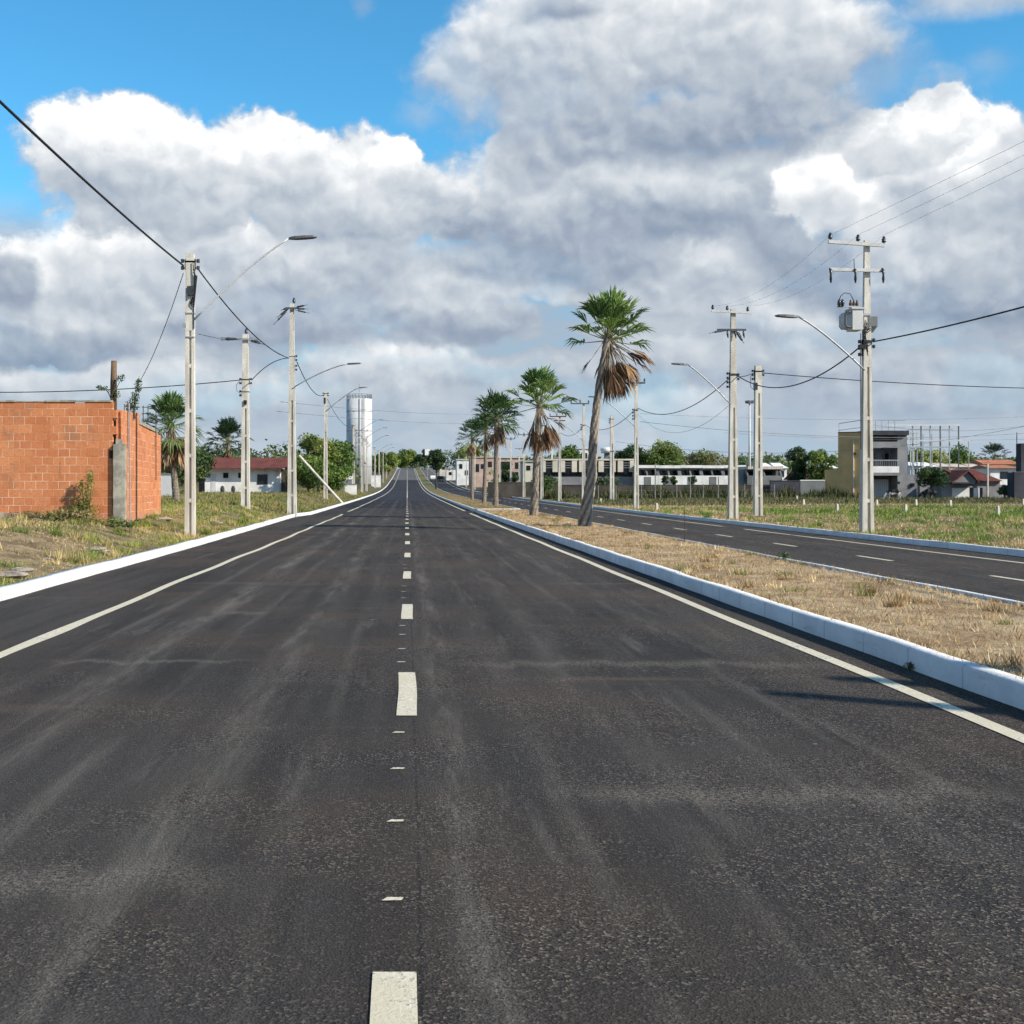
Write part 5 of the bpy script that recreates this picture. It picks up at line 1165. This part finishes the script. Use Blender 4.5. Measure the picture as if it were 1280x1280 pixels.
# dark grey building at the right edge
D = 118.; t = thing('dark_building', 'dark grey rendered building cut by the right edge', 'building', (X(1275, D), D, lz(60, D)))
zb = lz(60, D)-.3; b = MB(); b.box(X(1268, D), X(1330, D), D, D+1.4, zb, Z(590.5, D)); b.box(X(1279, D), X(1330, D), D+.4, D+1.4, Z(590.5, D), Z(554, D)); wb('wall', b, M['dark_wall'], t)
b = MB(); b.box(X(1267.7, D), X(1331, D), D-.06, D+.39, Z(590.5, D), Z(589.5, D)); wb('coping', b, M['midgrey_wall'], t)
b = MB(); b.tube([(X(1277.5, D), D+1, Z(554, D)), (X(1277.5, D), D+1, Z(540, D))], .05, 6); wb('rooftop_rod', b, M['lamp_grey'], t)
# far houses on the climbing right road
def block(label, x0, x1, y0, D, wallm, roofm, wins, yb=None):
    t = thing('apartment_block', label, 'building', (X((x0+x1)/2, D), D, lz(X(x0, D), D)))
    a, c = X(x0, D), X(x1, D); b = MB(); b.box(a, c, D, D+8, lz(a, D)-.5, Z(y0, D)); wb('wall', b, M[wallm], t)
    b = MB(); b.box(a-.2, c+.2, D-.25, D+8.2, Z(y0, D), Z(y0-1.2, D)); wb('roof', b, M[roofm], t)
    for (wx0, wx1, wy0, wy1) in wins:
        b = MB(); b.box(X(wx0, D), X(wx1, D), D-.05, D+.01, Z(wy1, D), Z(wy0, D)); wb('window', b, M['dark_glass'], t)
block('pink apartment block right of the third palm', 622, 655, 572.5, 245, 'pink_wall', 'cream_wall', ((626, 638, 577, 587), (644, 650, 578, 586), (644, 650, 590, 597)))
block('pale pink house between the fourth and fifth palms', 588, 621, 572, 300, 'pink_wall', 'roof_pale', ((593, 599, 580, 590), (610, 615, 577, 584), (601, 606, 580, 586)))
block('white house left of the fifth palm', 571, 587, 575, 330, 'white_wall', 'cream_wall', ((574, 578, 580, 586), (581, 585, 588, 594)))
block('far white house beside the climbing right road', 558, 570, 586, 400, 'white_wall', 'roof_pale', ((561, 566, 590, 594),))
block('far cream house with awning near the street tree', 549.5, 557.5, 571, 470, 'cream_wall', 'roof_pale', ((551, 554, 575, 579), (553, 556, 583, 587)))
block('pale block behind the second palm trunk', 655.5, 674, 577, 215, 'cream_wall', 'roof_pale', ((658, 663, 582, 588),))
# sign beside the median far away
t = thing('sign_panel', 'square blank white sign panel on a post at the far road', 'sign', (X(534.5, 400), 400, lz(7, 400)))
b = MB(); b.box(-.9, .9, -.06, .06, Z(569, 400)-lz(7, 400), Z(561.5, 400)-lz(7, 400)); b.build('panel', M['sign_white'], t)
b = MB(); b.tube([(0, .1, -.3), (0, .1, Z(569, 400)-lz(7, 400)+.6)], .09, 8); b.build('post', M['galv'], t)
# cars far up the right road
def car(label, x, y, rz, m_):
    t = thing('parked_car', label, 'car', (x, y, pf(y)), rz)
    b = MB(); b.prism([(-2.1, .3), (2.1, .3), (2.15, .75), (1.3, .92), (.7, 1.42), (-1.1, 1.45), (-1.9, .98), (-2.15, .8)], -.85, .85); b.build('body', M[m_], t, fix=True)
    b = MB(); b.prism([(1.15, .95), (.66, 1.36), (-1.05, 1.38), (-1.6, .98)], -.87, .87); b.build('window', M['dark_glass'], t, fix=True)
    for wx in (-1.35, 1.35):
        for wy in (-.8, .8):
            b = MB(); b.tube([(wx, wy-.1, .32), (wx, wy+.1, .32)], .32, 14); b.build('wheel', M['rubber'], t)
car('tiny dark car far up the right road', 11.3, 405, R(75), 'car_black'); car('tiny white car far up the right road, left of the dark one', 8.9, 415, R(90), 'car_white')

# ================================================================== FIELD OBJECTS
pegs = [(1132, 637, 'white boundary peg in the field below the two-storey house'), (1188, 630, 'white boundary peg right of the grazing black cow'), (1247.5, 640, 'white boundary peg in the green weeds near the right edge'), (1145, 628.5, 'small white peg under the black cow'),
        (1279, 628, 'white peg cut by the right edge'), (1004.5, 628, 'white peg in the grass below the white-capped wall'), (1096, 629, 'small white peg just right of the transformer pole'), (1046.5, 636, 'low pale marker stone left of the transformer pole'),
        (821, 634, 'white peg on the grass right of the palm-side pole'), (751, 626, 'pale peg left of the stout pole'), (996, 622, 'thin white stake before the dark grey wall')]
for px, py, lab in pegs:
    D = min(gD(px, py+3), 118); x = X(px, D); t = thing('boundary_peg', lab, 'marker peg', (x, D, lz(x, D)), .3)
    b = MB(); b.taper((0, 0, -.15), .15, .15, (0, 0, .36), .12, .12); b.build('post', M['cream_wall'], t)
    b = MB(); b.taper((0, 0, .36), .12, .12, (0, 0, .41), .05, .05); b.build('tip', M['cream_wall'], t)
fp = [748, 770, 802, 819, 826, 846, 863, 879, 898, 931, 940, 968]
for i, px in enumerate(fp):
    D = 122 + (i % 3); x = X(px, D); tall = px in (819, 863, 898, 940)
    b = MB(); b.taper((0, 0, -.3), .10, .10, (0, 0, 3.6 if px == 819 else 2.3 if tall else 1.5), .08, .08)
    o = b.build('fence_post', M['concrete_dark']); o.location = (x, D, lz(x, D)); tag(o, 'thin grey concrete fence post standing before the dark boundary wall', 'fence post', 'fence posts before the row houses')
for k in range(3):
    zz = .5+.4*k; wire((X(748, 122), 121.9, lz(25, 122)+zz), (X(968, 122), 121.9, lz(40, 122)+zz), 0, .006, ['lowest', 'middle', 'top'][k]+' fence wire strung before the dark boundary wall', 'wire', 'fence wire', 'fence_wire', 8)
b = MB(); b.tube([(0, 0, -.1), (.01, 0, .9), (0, 0, 1.95)], [.012, .01, .006], 6); o = b.build('thin_rod', M['rust']); o.location = (X(855.5, 30.2), 30.2, lz(7, 30)); 
o.scale = (1, 1, .45); tag(o, 'thin rusty rod standing upright at the median edge', 'rod')
# weeds on the kerbs
for i, (x, y, s_, lab) in enumerate(((MEDL-.02, 9.9, .05, 'tiny weed growing at the foot of the near median kerb'), (MEDR-.3, 13.2, .10, 'small green tuft on the median near the far kerb, right'), (MEDR-.15, 22.5, .12, 'small green tuft by the far median kerb'), (MEDL+.45, 8.6, .09, 'green tuft in the dry median grass at right edge'))):
    n_ = 60; r = np.random.RandomState(i); 
    shrub(lab, x, y, pf(y) + (0 if i == 0 else .16), [(0, 0, s_*.7, s_*1.2, s_, s_*.8)], 90, s_*.2, [(.05, .09, .03), (.08, .12, .04)], 90+i, 3, 'weed', 'weed')

# ================================================================== COWS
def cow(label, x, y, rz, hide, s=1.0):
    t = thing('cow', label, 'cow', (x, y, lz(x, y)), rz)
    me = bpy.data.meshes.new('body')
    V = []; E = []; Rr = []
    def ch(pts, par=None):
        last = par
        for (p_, r_) in pts:
            V.append(tuple(q*s for q in p_)); Rr.append((r_[0]*s, r_[1]*s) if isinstance(r_, tuple) else (r_*s, r_*s))
            if last is not None: E.append((last, len(V)-1))
            last = len(V)-1
        return last
    ch([((0, 0, .90), (.37, .34))])                                    # 0 trunk middle
    sh = ch([((.35, 0, .93), .33), ((.62, 0, .98), .27)], 0)         # shoulders (head towards +x)
    hp = ch([((-.35, 0, .94), .34), ((-.65, 0, 1.0), .27)], 0)
    hd = ch([((.85, 0, .85), .17), ((1.05, 0, .60), .12), ((1.16, 0, .42), .115), ((1.26, 0, .22), .075), ((1.29, 0, .14), .06)], sh)
    for sy in (-1, 1):
        ch([((.58, .16*sy, .72), .12), ((.57, .17*sy, .42), .06), ((.56, .17*sy, .14), .04), ((.58, .17*sy, .02), .05)], sh)
        ch([((-.62, .17*sy, .78), .16), ((-.55, .18*sy, .55), .09), ((-.72, .18*sy, .40), .055), ((-.68, .18*sy, .14), .042), ((-.66, .18*sy, .02), .05)], hp)
        ch([((1.06, .13*sy, .52), .04), ((1.04, .22*sy, .50), .03)], hd-2)
    ch([((-.88, 0, .98), .03), ((-.93, 0, .7), .022), ((-.93, 0, .45), .035)], hp)
    me.from_pydata(V, E, []); o = bpy.data.objects.new('body', me); link(o, t)
    sk = o.modifiers.new('skin', 'SKIN'); sk.use_smooth_shade = True
    for i, sv in enumerate(me.skin_vertices[0].data if me.skin_vertices else []): sv.radius = Rr[i]
    if not me.skin_vertices:
        pass
    ss = o.modifiers.new('sub', 'SUBSURF'); ss.levels = ss.render_levels = 2
    me.materials.append(M[hide])
    b = MB()
    for sy in (-1, 1): b.tube([(1.0*s, .06*sy*s, .70*s), (1.0*s, .14*sy*s, .76*s), (1.03*s, .15*sy*s, .83*s)], [.02*s, .016*s, .006*s], 6)
    b.build('horns', M['cream_wall'], t)
    return t, o, Rr
for lab, px, D, rz, hide in (('black cow with pale belly grazing before the white garage door', 1117, 112, R(184), 'piebald'), ('solid black cow grazing right of the other cow', 1162, 114, R(176), 'black_coat')):
    t, o, Rr = cow(lab, X(px, D), D, rz, hide, .80)
    bpy.context.view_layer.objects.active = o
    if not o.data.skin_vertices:
        with bpy.context.temp_override(object=o, active_object=o): bpy.ops.mesh.customdata_skin_add()
    for i, sv in enumerate(o.data.skin_vertices[0].data): sv.radius = Rr[i]; sv.use_root = (i == 0)
# ================================================================== SKY, SUN, CAMERA
SUN_EL, SUN_AZ = 33.5, 120.     # azimuth clockwise from the view axis (+y): right and behind the camera
w = bpy.data.worlds.new('World'); sc.world = w; w.use_nodes = True
t = NT(w.node_tree)
sky = t.n('ShaderNodeTexSky', sky_type='NISHITA', sun_disc=False)
sky.sun_elevation = R(SUN_EL); sky.sun_rotation = R(SUN_AZ); sky.air_density = 1.0; sky.dust_density = .3; sky.ozone_density = 2.5
d = t.n('ShaderNodeTexCoord').outputs['Generated']; s = t.sep(d)
hl = t.m('MAXIMUM', t.m('SQRT', t.m('ADD', t.m('MULTIPLY', s[0], s[0]), t.m('MULTIPLY', s[1], s[1]))), .02)
az = t.m('ARCTAN2', s[0], s[1]); te = t.m('DIVIDE', s[2], hl)
U = t.m('MULTIPLY', az, 15.); Vv = t.m('MULTIPLY', te, 15.)
p0 = t.comb(U, Vv, 0.)
def inv(px, py):
    a = math.atan((px-VX)/F); return a*15, (HZ-py)/F*math.cos(a)*15
def warp(amt, sc_, det=4):
    nz = t.noise(p0, sc_, det, .58, out=1)
    return t.vm('ADD', p0, t.vm('MULTIPLY', t.vm('SUBTRACT', nz, (.5, .5, .5)), (amt, amt*.8, 0)))
pw = warp(.75, .8, 5)
def billow(p, sc_, det=3.):
    a = t.n('ShaderNodeTexVoronoi', {'Vector': p, 'Scale': sc_, 'Detail': det, 'Roughness': .55, 'Lacunarity': 2.3, 'Smoothness': .45}, feature='SMOOTH_F1', normalize=True)
    return t.m('SUBTRACT', 1., a.outputs['Distance'])
pa = warp(.40, 1.8, 5)
def height(p, det=7, ro=.56, bd=3.): return t.m('ADD', t.m('MULTIPLY', billow(p, 1.9, bd), .60), t.m('MULTIPLY', t.noise(p, 1.5, det, ro), .80))
hgt = height(pa); rel = t.m('SUBTRACT', height(pa, 4, .5, 1.), height(t.vm('ADD', pa, (.07, .12, 0)), 4, .5, 1.))
hc = t.m('SUBTRACT', hgt, .82)
fb = t.noise(p0, 1.1, 7, .58)
layer = t.noise(t.vm('MULTIPLY', pw, (.45, 1.5, 1)), .9, 6, .55)
# a thin, flat veil low in the sky
alpha = t.m('MULTIPLY', t.rng(Vv, 3.7, 2.8), t.rng(layer, .36, .50, .62, 1.))
tone = t.m('ADD', .40, t.m('MULTIPLY', t.m('SUBTRACT', layer, .5), 1.6))
# heaps of cumulus, far ones first: centre x, y, half width, half height, base tone, top tone, edge softness, opacity
CELLS = [
 (150, 480, 190, 34, .42, .72, .3, .8), (300, 500, 260, 30, .36, .56, .4, .7), (560, 500, 200, 26, .38, .55, .4, .6), (1150, 480, 260, 50, .26, .42, .4, .8), (950, 455, 170, 40, .34, .56, .35, .8),
 (840, 522, 90, 36, .45, .72, .3, .7), (690, 535, 60, 20, .5, .68, .3, .6), (480, 462, 130, 40, .46, .80, .25, .9), (640, 468, 120, 26, .32, .52, .35, .8),
 (1010, 395, 150, 55, .36, .60, .3, .9), (1180, 400, 220, 34, .42, .66, .3, .9), (1240, 350, 170, 60, .12, .40, .3, .95), (1090, 340, 120, 55, .16, .42, .3, .95),
 (330, 395, 170, 55, .22, .48, .3, .95), (450, 365, 140, 50, .34, .64, .25, .95), (590, 392, 85, 38, .20, .52, .2, .95), (560, 352, 140, 34, .50, .78, .22, .95), (690, 345, 90, 30, .58, .84, .2, .9),
 (90, 400, 120, 48, .40, .78, .22, .95), (40, 432, 130, 28, .08, .36, .25, .95), (35, 352, 72, 52, .48, .92, .18, 1.), (8, 352, 36, 36, .15, .35, .3, .9),
 (880, 325, 125, 62, .46, .92, .18, 1.), (770, 320, 90, 45, .42, .74, .25, .9), (700, 315, 170, 45, .22, .48, .3, .95), (380, 320, 170, 60, .34, .66, .28, 1.), (155, 320, 85, 85, .46, .88, .2, 1.), (280, 305, 75, 55, .48, .84, .2, 1.),
 (1000, 300, 80, 75, .18, .46, .35, .9), (900, 240, 210, 75, .26, .58, .28, 1.), (1230, 285, 120, 90, .34, .74, .25, 1.), (1125, 265, 80, 65, .50, .88, .2, 1.), (1200, 215, 78, 68, .50, .98, .16, 1.), (1285, 215, 50, 55, .42, .74, .2, 1.),
 (1118, 170, 82, 44, .62, 1.08, .12, 1.), (1015, 242, 46, 44, .62, 1.0, .16, 1.),
 (600, 262, 120, 44, .14, .44, .28, 1.), (745, 235, 190, 90, .22, .80, .22, 1.), (665, 192, 70, 45, .46, .84, .2, .95),
 (480, 255, 95, 55, .34, .68, .22, 1.), (415, 235, 105, 72, .42, .86, .16, 1.), (495, 208, 34, 34, .66, 1.0, .14, 1.), (325, 205, 78, 66, .46, .95, .13, 1.), (238, 228, 80, 70, .42, .80, .18, 1.), (150, 200, 108, 80, .42, .96, .14, 1.),
 (860, 150, 290, 62, .14, .42, .4, 1.), (700, 95, 170, 95, .36, .64, .35, .95), (1075, 85, 78, 78, .34, .56, .5, .5), (975, 55, 140, 100, .36, .80, .3, 1.), (830, 30, 190, 110, .40, .80, .3, 1.), (585, 85, 62, 62, .42, .70, .35, .85), (655, 45, 100, 80, .42, .76, .32, .95),
 (700, 8, 60, 24, .10, .35, .4, .7), (1235, -12, 120, 34, .5, .7, .5, .8), (1228, 85, 34, 26, .5, .6, .9, .35), (530, 150, 34, 22, .5, .6, .8, .4), (455, 8, 16, 20, .6, .7, .8, .35)]
relk = t.m('MULTIPLY', rel, .9); lump = t.m('MULTIPLY', t.m('SUBTRACT', fb, .5), .6)
bump_ = t.m('MULTIPLY', hc, .25)
for cx_, cy_, rx_, ry_, lo, hi, soft, op in CELLS:
    cx, cy = inv(cx_, cy_); rx, ry = rx_*1.12/100., ry_*1.12/100.
    # (the tiny term only makes the renderer evaluate the cells one after another)
    pk = t.n('ShaderNodeVectorMath', operation='MULTIPLY_ADD'); t.put(pk.inputs[0], tone); pk.inputs[1].default_value = (1e-7,)*3; t.put(pk.inputs[2], pw)
    q = t.vm('MULTIPLY', t.vm('SUBTRACT', pk.outputs[0], (cx, cy, 0)), (1/rx, 1/ry, 0))
    f = t.m('ADD', t.m('SUBTRACT', 1., t.vm('LENGTH', q, out=1)), t.m('MULTIPLY', hc, 1.0*min(1., .55+.35/max(ry, .3))))
    a_ = t.m('MULTIPLY', t.rng(f, -.05, -.05+soft*1.5), op)
    s_ = t.m('ADD', t.sep(q)[1], lump)
    tn = t.m('ADD', t.rng(s_, -.62, .50, lo+.02, hi+.02), t.m('ADD', relk, bump_))
    dlt = t.m('SUBTRACT', tn, tone); tone = t.m('MULTIPLY_ADD', dlt, a_, tone)
    alpha = t.m('MAXIMUM', alpha, a_)
behind = t.rng(s[1], .25, -.1)      # the half of the sky behind the viewer: broken cloud too
alpha = t.m('MAXIMUM', alpha, t.m('MULTIPLY', behind, t.rng(fb, .46, .60)))
cr = t.n('ShaderNodeValToRGB', {0: tone}); e = cr.color_ramp
for pos_, c_ in ((.0, (.215, .275, .375)), (.25, (.32, .38, .475)), (.5, (.48, .535, .60)), (.75, (.68, .715, .75)), (1., (.88, .89, .90))):
    k = e.elements.new(pos_); k.color = (*c_, 1)
e.elements.remove(e.elements[0]); e.elements.remove(e.elements[-1])
cloud = cr.outputs[0]
# clear sky: physical sky, graded with the camera's strong blue
skyc = t.mix(1., sky.outputs[0], rgb(.088, .136, .142), 'MULTIPLY')
hsv = t.n('ShaderNodeHueSaturation', {'Color': skyc, 'Saturation': 1.12, 'Value': 1.25}); skyc = hsv.outputs[0]
haze = t.mix(t.rng(Vv, 3.6, .2, 0., .9), skyc, rgb(.40, .56, .71))
cloud = t.mix(t.rng(Vv, 1.7, -.1, 0., .6), cloud, rgb(.42, .53, .64))
col = t.mix(alpha, haze, cloud)
col = t.mix(t.rng(s[2], .55, .95, 0., .45), col, rgb(.03, .09, .22))
col = t.mix(t.rng(s[2], -.005, -.03), col, rgb(.12, .11, .09))
bg = t.n('ShaderNodeBackground', {'Color': col, 'Strength': .90})
o = t.n('ShaderNodeOutputWorld'); t.nt.links.new(bg.outputs[0], o.inputs[0])
w.cycles.sampling_method = 'NONE'
sc.cycles.use_adaptive_sampling = True; sc.cycles.adaptive_threshold = .03; sc.cycles.adaptive_min_samples = 12
sl = bpy.data.lights.new('sun', 'SUN'); sl.energy = 5.0; sl.angle = R(.53); sl.color = (1., .91, .78)
so = bpy.data.objects.new('sun', sl); C.objects.link(so)
sd = Vector((math.sin(R(SUN_AZ))*math.cos(R(SUN_EL)), math.cos(R(SUN_AZ))*math.cos(R(SUN_EL)), math.sin(R(SUN_EL))))
so.rotation_euler = sd.to_track_quat('Z', 'Y').to_euler(); so.location = (30, -30, 40)
cam = bpy.data.cameras.new('camera'); co = bpy.data.objects.new('camera', cam); C.objects.link(co)
co.location = (0, 0, CH); co.rotation_euler = (R(90), 0, 0)
cam.sensor_width = 36; cam.lens = 36*F/1280; cam.shift_x = (640-VX)/1280; cam.shift_y = -(640-HZ)/1280
cam.clip_end = 8000; cam.clip_start = .05; sc.camera = co
sc.view_settings.view_transform = 'Standard'; sc.view_settings.look = 'None'
sc.view_settings.exposure = .3; sc.view_settings.gamma = 1; sc.view_settings.use_curve_mapping = False
sc.render.resolution_x = sc.render.resolution_y = 1024
sc.cycles.max_bounces = 6
